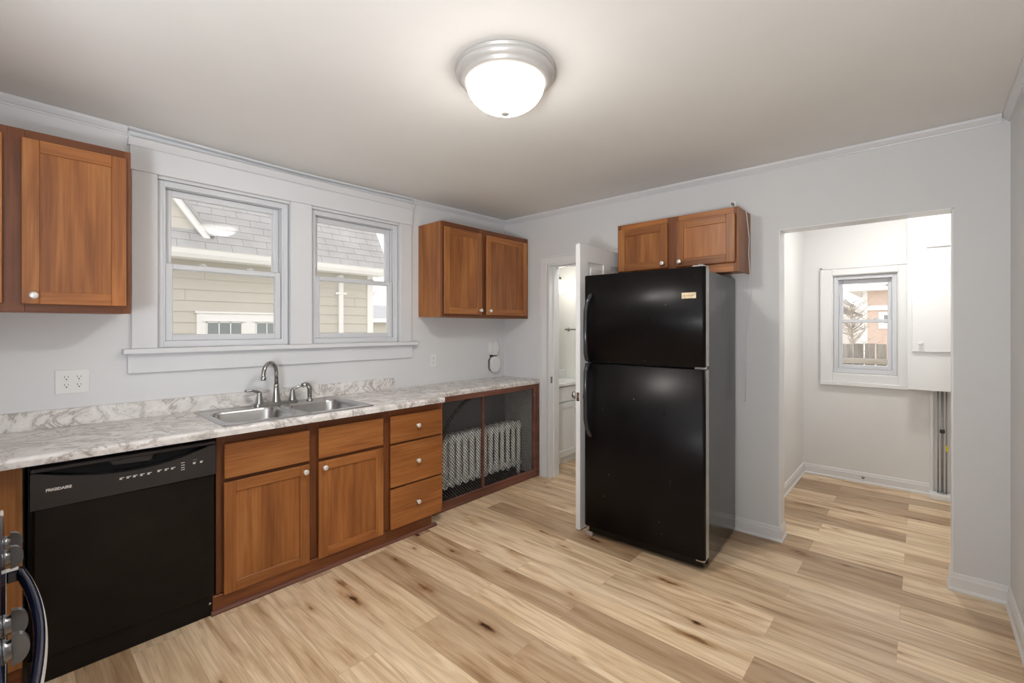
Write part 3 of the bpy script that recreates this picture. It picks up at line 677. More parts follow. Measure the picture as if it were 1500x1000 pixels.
# faucet
fx, fy, fz = -3.062, 1.150, .9180
t = thing('faucet', (fx, fy, fz), 'brushed nickel gooseneck faucet with two lever handles on the sink deck', 'faucet')
mb = MB(); mb.prism([(fx - .026 * math.cos(a) if False else fx + .027 * math.sin(a), fy + (.105 if math.cos(a) > 0 else -.105) + .027 * math.cos(a)) for a in [k * PI / 10 for k in range(20)]], 2, fz, fz + .014); part(mb, 'base_plate', 'chrome', t)
mb = MB(); mb.lathe([(.026, .0145), (.024, .03), (.019, .07), (.0155, .115), (.0165, .120), (.0150, .125), (.0135, .126)], (fx, fy, fz), (0, 0, 1), 24)
part(mb, 'spout_base', 'chrome', t)
dx, dy = .60, -.80; reach = .130; R_ = reach / 2; zt = 1.185 - R_ - .008
P = [(fx, fy, fz + .12), (fx, fy, zt)] + [(fx + dx * (R_ - R_ * math.cos(a)), fy + dy * (R_ - R_ * math.cos(a)), zt + R_ * math.sin(a) * 1.1) for a in [k * PI / 16 for k in range(1, 17)]] + [(fx + dx * reach, fy + dy * reach, 1.095)]
mb = MB(); mb.tube(P, .0125, 16); part(mb, 'spout', 'chrome', t)
mb = MB(); mb.lathe([(0, 0), (.0145, 0), (.0155, .004), (.0155, .018), (.0135, .021), (0, .021)], (fx + dx * reach, fy + dy * reach, 1.082), (0, 0, 1), 20); part(mb, 'aerator', 'chrome', t)
for s in (-1, 1):
    hy = fy + s * .1; mb = MB(); mb.lathe([(.024, .0145), (.022, .03), (.0165, .06), (.0135, .078), (.0125, .083), (0, .084)], (fx, hy, fz), (0, 0, 1), 20)
    mb.tube([(fx, hy - s * .004, fz + .080), (fx + .004, hy + s * .02, fz + .092), (fx + .006, hy + s * .045, fz + .099), (fx + .008, hy + s * (.085 if s < 0 else .066), fz + .101)], [.009, .0085, .0075, .006], 12)
    part(mb, 'lever_handle', 'chrome', t)
sy = 1.362
t = thing('side_sprayer', (fx, sy, fz), 'brushed nickel pull-out side sprayer right of the faucet', 'sprayer')
mb = MB(); mb.lathe([(.022, .0), (.022, .006), (.015, .010), (.014, .022), (0, .023)], (fx, sy, fz), (0, 0, 1), 20); part(mb, 'holder', 'chrome', t)
mb = MB(); mb.tube([(fx, sy, fz + .018), (fx, sy, fz + .05), (fx + .003, sy, fz + .080), (fx + .008, sy - .012, fz + .100), (fx + .012, sy - .034, fz + .110), (fx + .014, sy - .052, fz + .104)], [.0125, .0145, .0165, .0165, .0155, .0165], 14); part(mb, 'spray_head', 'chrome', t)
# ------------------------------------------------------------------ dishwasher
t = thing('dishwasher', (-2.85, .365, 0), 'black built-in dishwasher between the corner strip and the sink cabinet', 'dishwasher')
dy0, dy1 = .049, .681; df = -2.560
part(bx((XW + .03, dy0 + .006, .09), (-2.622, dy1 - .006, .868)), 'tub', 'dark', t)
part(bx((-2.615, dy0 + .018, .103), (df, dy1 - .004, .690), .006, 3), 'door_panel', 'dw', t)
mb = MB(); ym = (dy0 + dy1) / 2
arc = [(dy0 + .030 + (dy1 - dy0 - .06) * k / 24, .833 - .052 * (1 - (2 * k / 24 - 1) ** 2)) for k in range(25)]
mb.prism([(dy0 + .010, .692), (dy1 - .002, .692), (dy1 - .002, .836)] + arc[::-1] + [(dy0 + .010, .836)], 0, -2.612, df + .007)
cp = part(mb, 'control_panel', 'dwp', t)
part(bx((-2.612, dy0 + .010, .837), (df + .007, dy1 - .002, .853), .003), 'top_strip', 'dwp', t)
part(bx((-2.618, dy0 + .012, .770), (-2.6125, dy1 - .004, .838)), 'handle_pocket', 'dark', t)
mb = MB(); mb.prism([(ym - .075, .8365), (ym - .062, .818), (ym + .062, .812), (ym + .075, .8365)], 0, -2.585, df + .002); part(mb, 'handle_grip', 'dwp', t)
part(bx((-2.60, dy0 + .004, .001), (-2.575, dy1 - .010, .100), .002), 'kick_plate', 'dw', t)
mb = MB(); mb.lathe([(.007, 0), (.006, .002), (0, .003)], (-2.575, dy1 - .02, .060), (1, 0, 0), 12); part(mb, 'screw', 'chrome', t)
def text_mesh(body, size, name, mat, parent, loc, right, up, offs=0.0, ext=.0006):
    """lettering lying in the plane spanned by right/up with its left baseline at loc"""
    cu = bpy.data.curves.new('lettering', 'FONT'); cu.body = body; cu.size = size; cu.extrude = ext; cu.offset = offs
    ob = bpy.data.objects.new('lettering', cu); COL.objects.link(ob)
    dg = bpy.context.evaluated_depsgraph_get(); me = bpy.data.meshes.new_from_object(ob.evaluated_get(dg))
    bpy.data.objects.remove(ob); bpy.data.curves.remove(cu)
    r = Vector(right); u = Vector(up); n = r.cross(u); off = WORLD[parent.name]
    for v in me.vertices: v.co = Vector(loc) + r * v.co.x + u * v.co.y + n * v.co.z - off
    me.materials.clear(); me.materials.append(M[mat]); me.name = name
    o = bpy.data.objects.new(name, me); COL.objects.link(o); o.parent = parent; WORLD[o.name] = off; return o
w = text_mesh('FRIGIDAIRE', .0145, 'brand_lettering', 'print', cp, (df + .0075, .101, .7585), (0, 1, 0), (0, 0, 1), .0006)
bs = [(.322, .754), (.345, .754), (.367, .754), (.391, .754), (.416, .754), (.452, .757), (.478, .757), (.502, .757)]
for k, (y, z) in enumerate(bs):
    q = MB(); q.box((df + .0072, y, z + .003), (df + .0079, y + .016, z + .006)); q.box((df + .0072, y, z - .003), (df + .0079, y + .009, z + .002)); part(q, 'button_print', 'print', cp)
for z in (.742, .752, .763, .774):
    q = MB(); q.box((df + .0072, .540, z), (df + .0079, .554, z + .003)); part(q, 'indicator_print', 'print', cp)
for y in (.586, .614):
    q = MB(); q.box((df + .0072, y, .760), (df + .0079, y + .010, .766)); q.box((df + .0072, y, .767), (df + .0079, y + .013, .769)); part(q, 'button_print', 'print', cp)
for k in range(3):
    q = MB(); q.box((df + .0072, .587 + k * .006, .778), (df + .0079, .589 + k * .006, .780)); part(q, 'indicator_print', 'print', cp)
# ------------------------------------------------------------------ radiator cover and radiator
RX = -2.715; ry0, ry1 = 2.125, 3.385
t = thing('radiator_cover', (-2.73, 2.76, 0), 'mahogany framed radiator cover with two dark mesh screens', 'radiator cover')
mb = MB()
def mould(mb, a, b): mb.box(a, b, .004, 2)
for a, b in (((RX - .03, ry0, .016), (RX, ry1, .060)), ((RX - .03, ry0, .830), (RX, ry1, .8755)), ((RX - .03, ry1 - .062, .060), (RX, ry1, .830)), ((RX - .03, ry0, .060), (RX, ry0 + .060, .830))): mould(mb, a, b)
for a, b in (((RX - .02, ry0, .060), (RX + .006, ry1, .072)), ((RX - .02, ry0, .856), (RX + .010, ry1, .8755)), ((RX - .02, ry1 - .020, .016), (RX + .010, ry1, .8755)), ((RX - .02, ry0, .001), (RX + .008, ry1, .018))): mould(mb, a, b)
part(mb, 'frame', 'mahog', t)
part(bx((RX - .03, 2.655, .060), (RX - .004, 2.672, .830), .002), 'divider', 'mahog', t)
for a0, a1 in ((ry0 + .060, 2.655), (2.672, ry1 - .062)): part(bx((RX - .021, a0, .060), (RX - .0195, a1, .830)), 'mesh_screen', 'screen', t)
t = thing('radiator', (-2.93, 2.8, 0), 'silver painted cast iron column radiator behind the mesh screens', 'radiator')
ns = 15
for k in range(ns):
    y = 2.225 + k * .0765; q = MB()
    for x in (-3.03, -2.96, -2.89):
        q.tube([(x, y, .10), (x, y, .16), (x, y, .42), (x, y, .485)], [.024, .021, .021, .024], 10)
    q.tube([(-3.05, y, .115), (-2.87, y, .115)], .026, 10); q.tube([(-3.05, y, .47), (-2.87, y, .47)], .026, 10); q.tube([(-2.89, y, .46), (-2.885, y, .50), (-2.90, y, .515)], [.02, .016, .006], 10)
    if k in (0, ns - 1):
        for x in (-3.03, -2.89): q.tube([(x, y, .002), (x, y, .1)], [.022, .016], 10)
    part(q, 'section', 'rad', t)
q = MB(); q.tube([(-2.96, 2.22, .115), (-2.96, 3.27, .115)], .018, 10); q.tube([(-2.96, 2.22, .47), (-2.96, 3.27, .47)], .018, 10); part(q, 'hub', 'rad', t)
q = MB(); q.tube([(-2.79, 2.205, .012), (-2.79, 2.21, .3), (-2.79, 2.27, .52), (-2.79, 2.36, .68), (-2.79, 2.48, .78), (-2.79, 2.60, .83)], .015, 10)
tag(q.build('drain_hose', 'dark'), 'black hose curving behind the left mesh screen', 'hose')
struct(bx((-3.16, 2.12, .0005), (-2.74, 3.39, .004)).build('trim_14', 'dark'), 'black sheet over the floor under the radiator')
struct(bx((XW + .0005, 2.13, .005), (XW + .003, YB - .002, .874)).build('trim_15', plain('dark grey bay wall', (.20, .20, .21), .8)), 'dark grey wall behind the radiator')  # radiator bay wall and side in darker greys than the room walls
struct(bx((XW + .004, YB - .004, .005), (RX - .032, YB - .0008, .874)).build('trim_16', plain('mid grey bay side', (.42, .40, .37), .8)), 'mid grey side of the radiator bay')
# ------------------------------------------------------------------ refrigerator (turned a little)
t = thing('refrigerator', (-1.305, 2.622, 0), 'tall black top-freezer refrigerator with worn doors', 'refrigerator')
o0 = Vector((-1.305, 2.622, 0)); hw = .392
def rf(p): return (o0.x + p[0], o0.y + p[1], p[2])         # local: x across, y back from the front face
def fb(a, b, bev=0, seg=1): q = MB(); q.map = rf; q.box(a, b, bev, seg); return q
part(fb((-hw + .004, .078, .030), (hw - .004, .692, 1.735), .004, 2), 'body', 'frs', t)
part(fb((-hw + .012, .070, .07), (hw - .012, .079, 1.73)), 'gasket', 'dark', t)
def fdoor(name, z0, z1):
    q = MB(); r = .018; pts = [(-hw, .069)]
    pts += [(-hw + .022 - .022 * math.cos(a), .022 - .022 * math.sin(a)) for a in [k * PI / 8 for k in range(5)]]
    pts += [(hw - r + r * math.sin(a), r - r * math.cos(a)) for a in [k * PI / 16 for k in range(9)]]
    pts += [(hw, .069)]
    q.prism([(o0.x + x, o0.y + y) for x, y in pts], 2, z0, z1)
    es = [e for e in q.bm.edges if abs(e.verts[0].co.z - e.verts[1].co.z) < 1e-6]
    bmesh.ops.bevel(q.bm, geom=es, offset=.004, segments=2, affect='EDGES', clamp_overlap=True)
    for f in q.bm.faces: f.smooth = True
    return part(q, name, 'fr', t)
fd = fdoor('freezer_door', 1.178, 1.752); rd = fdoor('refrigerator_door', .078, 1.164)
for d, z0, z1 in ((fd, 1.182, 1.748), (rd, .082, 1.160)): part(fb((hw - .0005, .0185, z0), (hw + .0018, .068, z1)), 'edge_strip', 'fredge', d, 'worn pale grey door edge')
def handle(d, zt, zb, up):
    q = MB(); x = -hw + .045; s = 1 if up else -1
    za, zz = (zb, zt) if up else (zt, zb)            # za: end next to the gap, zz: pointed end
    P = [(x, -.002, za), (x - .004, -.030, za + s * .012), (x - .006, -.042, za + s * .05), (x - .007, -.045, za + s * .20), (x - .006, -.043, zz - s * .12), (x, -.032, zz - s * .06), (x + .012, -.012, zz - s * .015), (x + .018, -.002, zz)]
    q.tube([rf(p) for p in P], [.014, .015, .0145, .014, .014, .0145, .014, .009], 12)
    return part(q, 'handle', 'frh', d)
handle(fd, 1.630, 1.185, True); handle(rd, 1.158, .675, False)
q = fb((.262, -.0035, 1.572), (.343, -.0002, 1.606), .001); bo = part(q, 'nameplate', 'badge', fd, 'yellowed nameplate')
text_mesh('FRIGIDAIRE', .0125, 'brand_lettering', 'badgeink', bo, rf((.269, -.0038, 1.585)), (1, 0, 0), (0, 0, 1), .0002, .0003)
part(fb((-hw + .02, .035, .022), (hw - .02, .075, .074), .004), 'base_grille', 'dw', t)
for x in (-hw + .06, hw - .06): 
    for y in (.10, .60): q = MB(); q.cyl(rf((x, y, .001)), .02, .03); part(q, 'foot', 'slot', t)
part(fb((-hw - .002, .020, .001), (-hw + .052, .060, .030), .004), 'foot_cover', 'foot', t, 'taupe foot cover at the left front corner')
q = fb((hw - .075, .012, 1.7525), (hw - .010, .11, 1.763), .003); q.cyl(rf((hw - .035, .034, 1.7525)), .012, .016); part(q, 'hinge_cover', 'fredge', t)
part(fb((hw - .060, .006, 1.1645), (hw - .006, .066, 1.1775), .001), 'middle_hinge', 'steel', t)
part(fb((hw - .055, .012, .064), (hw - .006, .070, .0775), .001), 'bottom_hinge', 'steel', t)
t.rotation_euler = (0, 0, math.radians(2.9))
# ------------------------------------------------------------------ ceiling light
cx, cy = -1.311, 1.412
t = thing('ceiling_light', (cx, cy, ZC - .07), 'round flush ceiling light with lit glass dome, off-centre at the top', 'light')
q = MB(); H = ZC - .001
q.lathe([(0, 0), (.212, 0), (.213, -.006), (.206, -.010), (.206, -.014), (.209, -.016), (.207, -.028), (.196, -.040), (.188, -.044), (.188, -.050), (.184, -.056), (.172, -.060), (.165, -.058), (.160, -.050)], (cx, cy, H), (0, 0, 1), 64); part(q, 'ring', 'ring', t)
q = MB(); q.lathe([(.166 * math.cos(a), -.052 - .122 * math.sin(a)) for a in [k * PI / 2 / 14 for k in range(15)]], (cx, cy, H), (0, 0, 1), 64); part(q, 'glass_dome', 'dome', t)
q = MB(); q.lathe([(0, -.1725), (.021, -.1725), (.024, -.177), (.021, -.183), (.015, -.187), (.0, -.192)], (cx, cy, H), (0, 0, 1), 20); part(q, 'finial', 'ring', t)
# added unseen fill lights on the alcove and bathroom ceilings, then the vanity light
t = thing('ceiling_light', (-.10, 4.45, ZA - .07), 'small added fill light on the alcove ceiling, out of view', 'light')
q = MB(); q.lathe([(0, 0), (.13, 0), (.13, -.02), (.115, -.025)], (-.10, 4.45, ZA - .001), (0, 0, 1), 32); part(q, 'ring', 'ring', t)
q = MB(); q.lathe([(.112 * math.cos(a), -.024 - .07 * math.sin(a)) for a in [k * PI / 2 / 8 for k in range(9)]], (-.10, 4.45, ZA - .001), (0, 0, 1), 32); part(q, 'glass_dome', 'dome2', t)
t = thing('ceiling_light', (-2.15, 3.88, 2.39), 'small added fill light on the bathroom ceiling, out of view', 'light')
q = MB(); q.lathe([(0, 0), (.13, 0), (.13, -.02), (.115, -.025)], (-2.15, 3.88, 2.459), (0, 0, 1), 32); part(q, 'ring', 'ring', t)
q = MB(); q.lathe([(.112 * math.cos(a), -.024 - .07 * math.sin(a)) for a in [k * PI / 2 / 8 for k in range(9)]], (-2.15, 3.88, 2.459), (0, 0, 1), 32); part(q, 'glass_dome', 'dome3', t)
lx, ly, lz = -2.925, 4.00, 1.865
t = thing('vanity_light', (XW, ly, lz), 'opal glass vanity light seen through the bathroom doorway', 'light')
q = MB(); q.box((XW + .0005, 3.72, lz + .07), (XW + .020, 4.10, lz + .16), .004); part(q, 'back_plate', 'chrome', t)
q = MB(); q.tube([(XW + .02, ly, lz + .115), (lx, ly, lz + .115), (lx, ly, lz + .075)], .009, 10); q.cyl((lx, ly, lz + .055), .028, .03); part(q, 'arm', 'chrome', t)
q = MB(); q.lathe([(.028, .057), (.050, .045), (.066, .010), (.068, -.03), (.060, -.065), (.040, -.085), (0, -.09)], (lx, ly, lz), (0, 0, 1), 28); part(q, 'glass_shade', 'globe', t)
# ------------------------------------------------------------------ small wall things on the kitchen walls
def receptacle(q2, y, z, s=1):
    pass
def outlet(label, yc, zc, gangs):
    t = thing('wall_outlet', (XW, yc, zc - .057), label, 'outlet'); w = .070 if gangs == 1 else .127
    part(bx((XW + .0003, yc - w / 2, zc - .060), (XW + .006, yc + w / 2, zc + .060), .003, 2), 'cover_plate', 'white', t)
    for g in range(gangs):
        y = yc + (g - (gangs - 1) / 2) * .046
        for s in (-1, 1):
            z = zc + s * .0195; q = MB()
            pts = [(y + max(-.0165, min(.0165, .0195 * math.cos(a))), z + .0145 * math.sin(a)) for a in [k * PI / 12 for k in range(24)]]
            q.prism(pts, 0, XW + .0055, XW + .0085); o = part(q, 'receptacle', 'white', t)
            q = MB(); xx = (XW + .0083, XW + .0090)
            q.box((xx[0], y - .0075, z + .000), (xx[1], y - .0055, z + .009)); q.box((xx[0], y + .0055, z + .001), (xx[1], y + .0075, z + .008)); q.cyl((xx[0], y, z - .007), .0028, .0007, (1, 0, 0), 12); part(q, 'slots', 'slot', o)
        q = MB(); q.cyl((XW + .0058, y, zc), .0028, .001, (1, 0, 0), 10); part(q, 'screw', 'white', t)
    return t
outlet('four-socket white wall outlet above the left counter', .220, 1.134, 2)
outlet('single white wall outlet right of the windows', 2.483, 1.118, 1)
t = thing('wall_device', (XW, 3.22, .97), 'white two-piece rounded device on the wall above the radiator counter', 'device')
def pill(y0, y1, z0, z1, x0, x1, r):
    q = MB(); P = [(p[0], p[1]) for p in rrect(y0, y1, z0, z1, r, 0, 6)]; q.prism(P, 0, x0, x1)
    es = [e for e in q.bm.edges if abs(e.verts[0].co.x - x1) < 1e-6 and abs(e.verts[1].co.x - x1) < 1e-6]
    bmesh.ops.bevel(q.bm, geom=es, offset=min(.012, (x1 - x0) * .6), segments=3, affect='EDGES', clamp_overlap=True); return q
part(pill(3.165, 3.270, 1.135, 1.268, XW + .0005, XW + .045, .035), 'upper_housing', 'white', t)
part(pill(3.158, 3.280, .972, 1.118, XW + .0005, XW + .018, .05), 'bracket', 'shade', t)
part(pill(3.165, 3.285, .968, 1.122, XW + .0185, XW + .050, .05), 'lower_housing', 'white', t)
part(bx((XW + .0005, 3.18, 1.118), (XW + .03, 3.25, 1.136)), 'joint', 'slot', t)
t = thing('cable_jack', (-.985, YB, 2.205), 'small white cable fitting on the wall over the fridge cabinet', 'cable jack')
part(bx((-1.005, YB - .012, 2.215), (-.962, YB - .0004, 2.285), .004), 'plate', 'white', t)
q = MB(); q.cyl((-.983, YB - .012, 2.262), .010, .014, (0, -1, 0), 14); part(q, 'connector', 'chrome', t)
q = MB()
q.tube([(-.983, YB - .030, 2.258), (-.975, YB - .045, 2.215), (-.960, YB - .075, 2.186), (-.92, YB - .12, 2.182), (-.868, YB - .12, 2.170), (-.866, YB - .10, 2.10), (-.8655, YB - .06, 2.00), (-.8655, YB - .075, 1.90), (-.8655, YB - .05, 1.80), (-.8655, YB - .035, 1.72), (-.875, YB - .03, 1.62), (-.880, YB - .03, 1.50), (-.90, YB - .03, 1.35), (-.90, YB - .025, .9)], .0028, 8)
tag(q.build('cable', 'white'), 'thin white cable hanging down beside the fridge cabinet', 'cable')
# ------------------------------------------------------------------ stove (only its front corner shows)
sx0, sx1, sf = -1.842, -1.075, -.004
t = thing('stove', ((sx0 + sx1) / 2, -.34, 0), 'dark glossy range with steel knobs and bowed handle at the left edge', 'stove')
part(bx((sx0, -.645, .04), (sx1, sf - .03, .895), .003), 'body', 'stove', t)
part(bx((sx0 - .002, -.65, .8955), (sx1 + .002, sf - .01, .915), .004, 2), 'cooktop', 'stove', t)
q = MB(); q.prism([(sf - .029, .800), (sf + .002, .800), (sf - .004, .895), (sf - .029, .895)], 0, sx0, sx1); part(q, 'control_panel', 'stove', t)
part(bx((sx0, sf - .029, .792), (sx1, sf + .0025, .797)), 'trim_strip', 'stovew', t)
part(bx((sx0 + .004, sf - .029, .235), (sx1 - .004, sf + .002, .788), .006, 2), 'oven_door', 'stove', t)
part(bx((sx0 + .10, sf + .0021, .33), (sx1 - .10, sf + .0045, .66)), 'door_glass', 'dw', t)
part(bx((sx0 + .004, sf - .029, .05), (sx1 - .004, sf + .001, .228), .004), 'storage_drawer', 'stove', t)
for x in (-1.745, -1.635, -1.265, -1.165):
    q = MB(); zc = .848
    q.lathe([(.020, 0), (.020, .003), (.017, .005), (.0165, .010), (.012, .011), (0, .011)], (x, sf - .0005, zc), (0, 1, .06), 24)
    pts = [(sf + .009, zc - .027), (sf + .014, zc - .026)] + [(sf + .014 + .017 * math.cos(a), zc + .026 * math.sin(a)) for a in [PI * (-.42 + .84 * j / 10) for j in range(11)]] + [(sf + .014, zc + .026), (sf + .009, zc + .027)]
    q.prism(pts, 0, x - .0065, x + .0065); part(q, 'control_knob', 'steelk', t)
q = MB(); rows = []
for k in range(25):
    u = k / 24; x = sx0 + .035 + (sx1 - sx0 - .07) * u; bow = .026 * (1 - (2 * u - 1) ** 2) + .026
    yy = sf + bow; rows.append([(x, yy + .010 * math.cos(a), .742 + .018 * math.sin(a)) for a in [j * PI / 6 for j in range(12)]])
Rr = q.grid(rows, True); q._tag([q.bm.faces.new(Rr[0]), q.bm.faces.new(Rr[-1][::-1])])
hd = part(q, 'door_handle', 'stove', t)
q = MB(); rows = []
for k in range(25):
    u = k / 24; x = sx0 + .035 + (sx1 - sx0 - .07) * u; bow = .026 * (1 - (2 * u - 1) ** 2) + .026; yy = sf + bow
    rows.append([(x, yy + .0115 * math.cos(a), .742 + .0195 * math.sin(a)) for a in [PI * (.06 + .20 * j / 5) for j in range(6)]])
q.grid(rows); part(q, 'handle_highlight', 'stovew', hd, 'painted highlight along the top of the handle')  # pale strip paints the highlight along the handle's outer top edge
for x in (sx0 + .045, sx1 - .045): q = MB(); q.box((x - .012, sf + .0025, .728), (x + .012, sf + .026, .758), .003); q.mi = 1; q.box((x - .012, sf + .0025, .7585), (x + .012, sf + .024, .7600)); part(q, 'handle_bracket', ['stove', 'stovew'], hd)  # pale cap paints the light on the bracket's top face
for x in (sx0 + .05, sx1 - .05): 
    for y in (-.10, -.60): q = MB(); q.cyl((x, y, .001), .02, .04); part(q, 'foot', 'slot', t)
# ------------------------------------------------------------------ alcove contents
t = thing('wall_cabinet', (.17, 5.1, .885), 'tall white built-in cabinet right of the alcove window', 'cabinet')
cy0 = 5.040
part(bx((-.088, cy0, .890), (XA1 - .001, YA - .001, 2.44), .002), 'carcass', 'lacq', t)
o = part(bx((-.066, cy0 - .018, 1.205), (.40, cy0 - .0003, 2.02), .003), 'door', 'lacq', t)
knob((-.012, cy0 - .018, 1.275), (0, -1, 0), o, .017, 'porc')
o = part(bx((.022, cy0 - .018, 2.058), (.40, cy0 - .0003, 2.42), .003), 'upper_door', 'lacq', t)
part(bx((-.094, cy0 - .004, .890), (-.086, cy0 - .0003, 2.44)), 'corner_bead', 'bead', t)
# pipe chase: side board, plinth and pipes with valves
struct(bx((.046, YA - .030, .0005), (.066, YA - .0005, .888)).build('trim_17', 'lacq'), 'white board beside the alcove pipes')
struct(bx((.040, 5.070, .0005), (XA1 - .001, YA - .031, .045), .003).build('trim_18', 'lacq'), 'white plinth under the alcove pipes')
struct(bx((.067, YA - .004, .046), (XA1 - .001, YA - .0005, .888)).build('trim_19', 'alcw'), 'white panel behind the alcove pipes')
for i, (x, r, lab) in enumerate(((.094, .005, 'thin upright pipe nearest the alcove window'), (.119, .0085, 'thickest upright pipe under the white cabinet'), (.144, .005, 'thin upright pipe farthest from the alcove window'))):
    t = thing('water_pipe', (x, 5.13, .0455), lab, 'pipe', 'upright pipes in the alcove')
    q = MB(); q.tube([(x, 5.13, .0455), (x, 5.13, .886)], r, 12); part(q, 'pipe', 'pipe', t)
    if i == 1:
        q = MB(); q.cyl((x, 5.13, .54), .015, .03); q.cyl((x, 5.108, .556), .007, .022, (0, 1, 0), 12); q.cyl((x - .016, 5.105, .556), .007, .032, (1, 0, 0), 12); part(q, 'valve', 'slot', t)
        q = MB(); q.cyl((x, 5.13, .0456), .016, .012); part(q, 'collar', 'pipe', t)
    if i == 2:
        q = MB(); q.box((x - .005, 5.112, .395), (x + .010, 5.118, .445), .003); part(q, 'tag', 'yellow', t, 'yellow tag')
t = thing('coaxial_stub', (-.40, YA - .0125, .045), 'small dark cable stub poking from the alcove baseboard', 'cable stub')
q = MB(); q.lathe([(.012, 0), (.012, .003), (.006, .004), (.006, .014), (0, .014)], (-.40, YA - .0130, .050), (0, -1, 0), 14); part(q, 'connector', 'chrome', t)
q = MB(); q.lathe([(.004, .0145), (.004, .024), (0, .024)], (-.40, YA - .0130, .050), (0, -1, 0), 10); part(q, 'tip', 'slot', t)
# ------------------------------------------------------------------ bathroom contents
t = thing('vanity', (-2.95, 3.88, 0), 'white bathroom vanity seen through the open doorway', 'vanity')
vx = -2.745; v0, v1 = 3.555, YBA - .002
part(bx((XW + .001, v0, .001), (vx - .03, v1, .075)), 'plinth', 'lacq', t)
part(bx((XW + .001, v0, .0755), (vx - .019, v1, .805), .002), 'carcass', 'lacq', t)
mv = lambda p: (vx - .018 + p[1], p[0], p[2])
o = slab_drawer(t, mv, v0 + .01, v1 - .01, .640, .792, 0, .018, 'lacq', name='drawer')
panel_door(t, mv, v0 + .01, 4.085, .085, .628, 0, .018, 'lacq', 'lacq', (4.035, .565), (1, 0, 0))
q = MB(); q.box((vx - .018, v0 + .0, .075), (vx, v1, .0840)); part(q, 'bottom_rail', 'lacq', t)
part(bx((XW + .001, v0 - .01, .806), (vx + .02, v1, .838), .004, 2), 'vanity_top', 'porc', t)
part(bx((XW + .001, v0 - .01, .8385), (XW + .02, v1, .93), .003), 'splash', 'porc', t)
part(bx((XW + .0205, v1 - .02, .8385), (-2.99, v1, .93), .003), 'side_splash', 'porc', t)
t = thing('towel_bar', (-2.7, YBA, 1.36), 'chrome towel bar on the far bathroom wall', 'towel bar')
q = MB(); q.tube([(-2.96, YBA - .055, 1.385), (-2.44, YBA - .055, 1.385)], .008, 12); part(q, 'bar', 'chrome', t)
for x in (-2.95, -2.45): q = MB(); q.cyl((x, YBA - .0005, 1.385), .02, .008, (0, -1, 0), 16); q.cyl((x, YBA - .008, 1.385), .009, .05, (0, -1, 0), 12); part(q, 'post', 'chrome', t)
# ------------------------------------------------------------------ outdoors: neighbour house beyond the sink windows
GZ = -.75
tag(bx((-60, -40, GZ - .1), (60, 80, GZ)).build('lawn', 'grass'), 'pale winter ground around the houses', 'lawn')
NX = -7.18; nY0, nY1 = -5.0, 4.30
t = thing('house', (-9, 0, GZ), 'beige sided house with grey shingle roof close beyond the sink windows', 'house')
q = MB(); lap = .145; z = GZ + .2; row = 0
part(bx((NX - 5.0, nY0, GZ), (NX - .02, nY1 - .02, 2.62)), 'core_wall', 'siding', t)
while z < 2.55:
    # each course: a tapered board with staggered butt joints
    y = nY0; off = (row * 1.31) % 2.4
    cuts = [nY0] + [nY0 + off + 2.4 * k for k in range(1, 5) if nY0 + off + 2.4 * k < nY1 - .1] + [nY1 - .1]
    for a, b in zip(cuts, cuts[1:]): q.prism([(NX - .02, z), (NX + .012, z - .004), (NX + .001, z + lap), (NX - .02, z + lap)], 1, a + .0015, b - .0015)
    z += lap; row += 1
part(q, 'siding', 'siding', t)
q = MB(); q.box((NX - .02, nY1 - .11, GZ), (NX + .022, nY1, 2.45)); q.box((NX - .12, nY1 - .015, GZ), (NX - .02, nY1 + .012, 2.45)); part(q, 'corner_board', 'owhite', t)
EX, EZ = -6.86, 2.40
q = MB(); q.box((NX - .02, nY0, EZ - .10), (EX + .0, nY1 + .10, EZ - .06)); part(q, 'soffit', 'owhite', t)
q = MB(); q.prism([(EX, EZ - .115), (EX + .055, EZ - .115), (EX + .085, EZ - .065), (EX + .100, EZ - .010), (EX + .110, EZ), (EX, EZ)], 1, nY0, nY1 + .12); part(q, 'gutter', 'owhite', t)
sl = math.radians(58); up = Vector((-math.cos(sl), 0, math.sin(sl))); nr = Vector((math.sin(sl), 0, math.cos(sl))); exp_ = .125
q = MB(); ex0 = Vector((EX + .03, 0, EZ + .005)); q2 = MB()
yEnd = nY1 + .12
for k in range(24):
    b = ex0 + up * (k * exp_); y = nY0 + (k % 2) * .15; tw = .305
    while y < yEnd:
        y2 = min(y + tw, yEnd); p = [b + nr * .010, b + nr * .0, b + up * (exp_ + .03) + nr * .0, b + up * (exp_ + .03) + nr * .0035]
        q.prism([(v.x, v.z) for v in p], 1, max(y, nY0) + .002, y2 - .002); y = y2
part(q, 'shingles', 'shing', t)
q = MB(); b = ex0 - nr * .03; c = ex0 + up * 3.05 - nr * .03; d = ex0 + up * 3.05 + nr * .0005; e_ = ex0 + nr * .0005
q.prism([(v.x, v.z) for v in (b, c, d, e_)], 1, nY0, yEnd - .003); part(q, 'roof_deck', 'shline', t)
q = MB(); q.box((NX + .0, 3.66, GZ + .05), (NX + .05, 3.735, EZ - .12)); q.box((NX + .0, 3.60, 1.955), (NX + .056, 3.795, 1.99)); part(q, 'downspout', 'owhite', t)
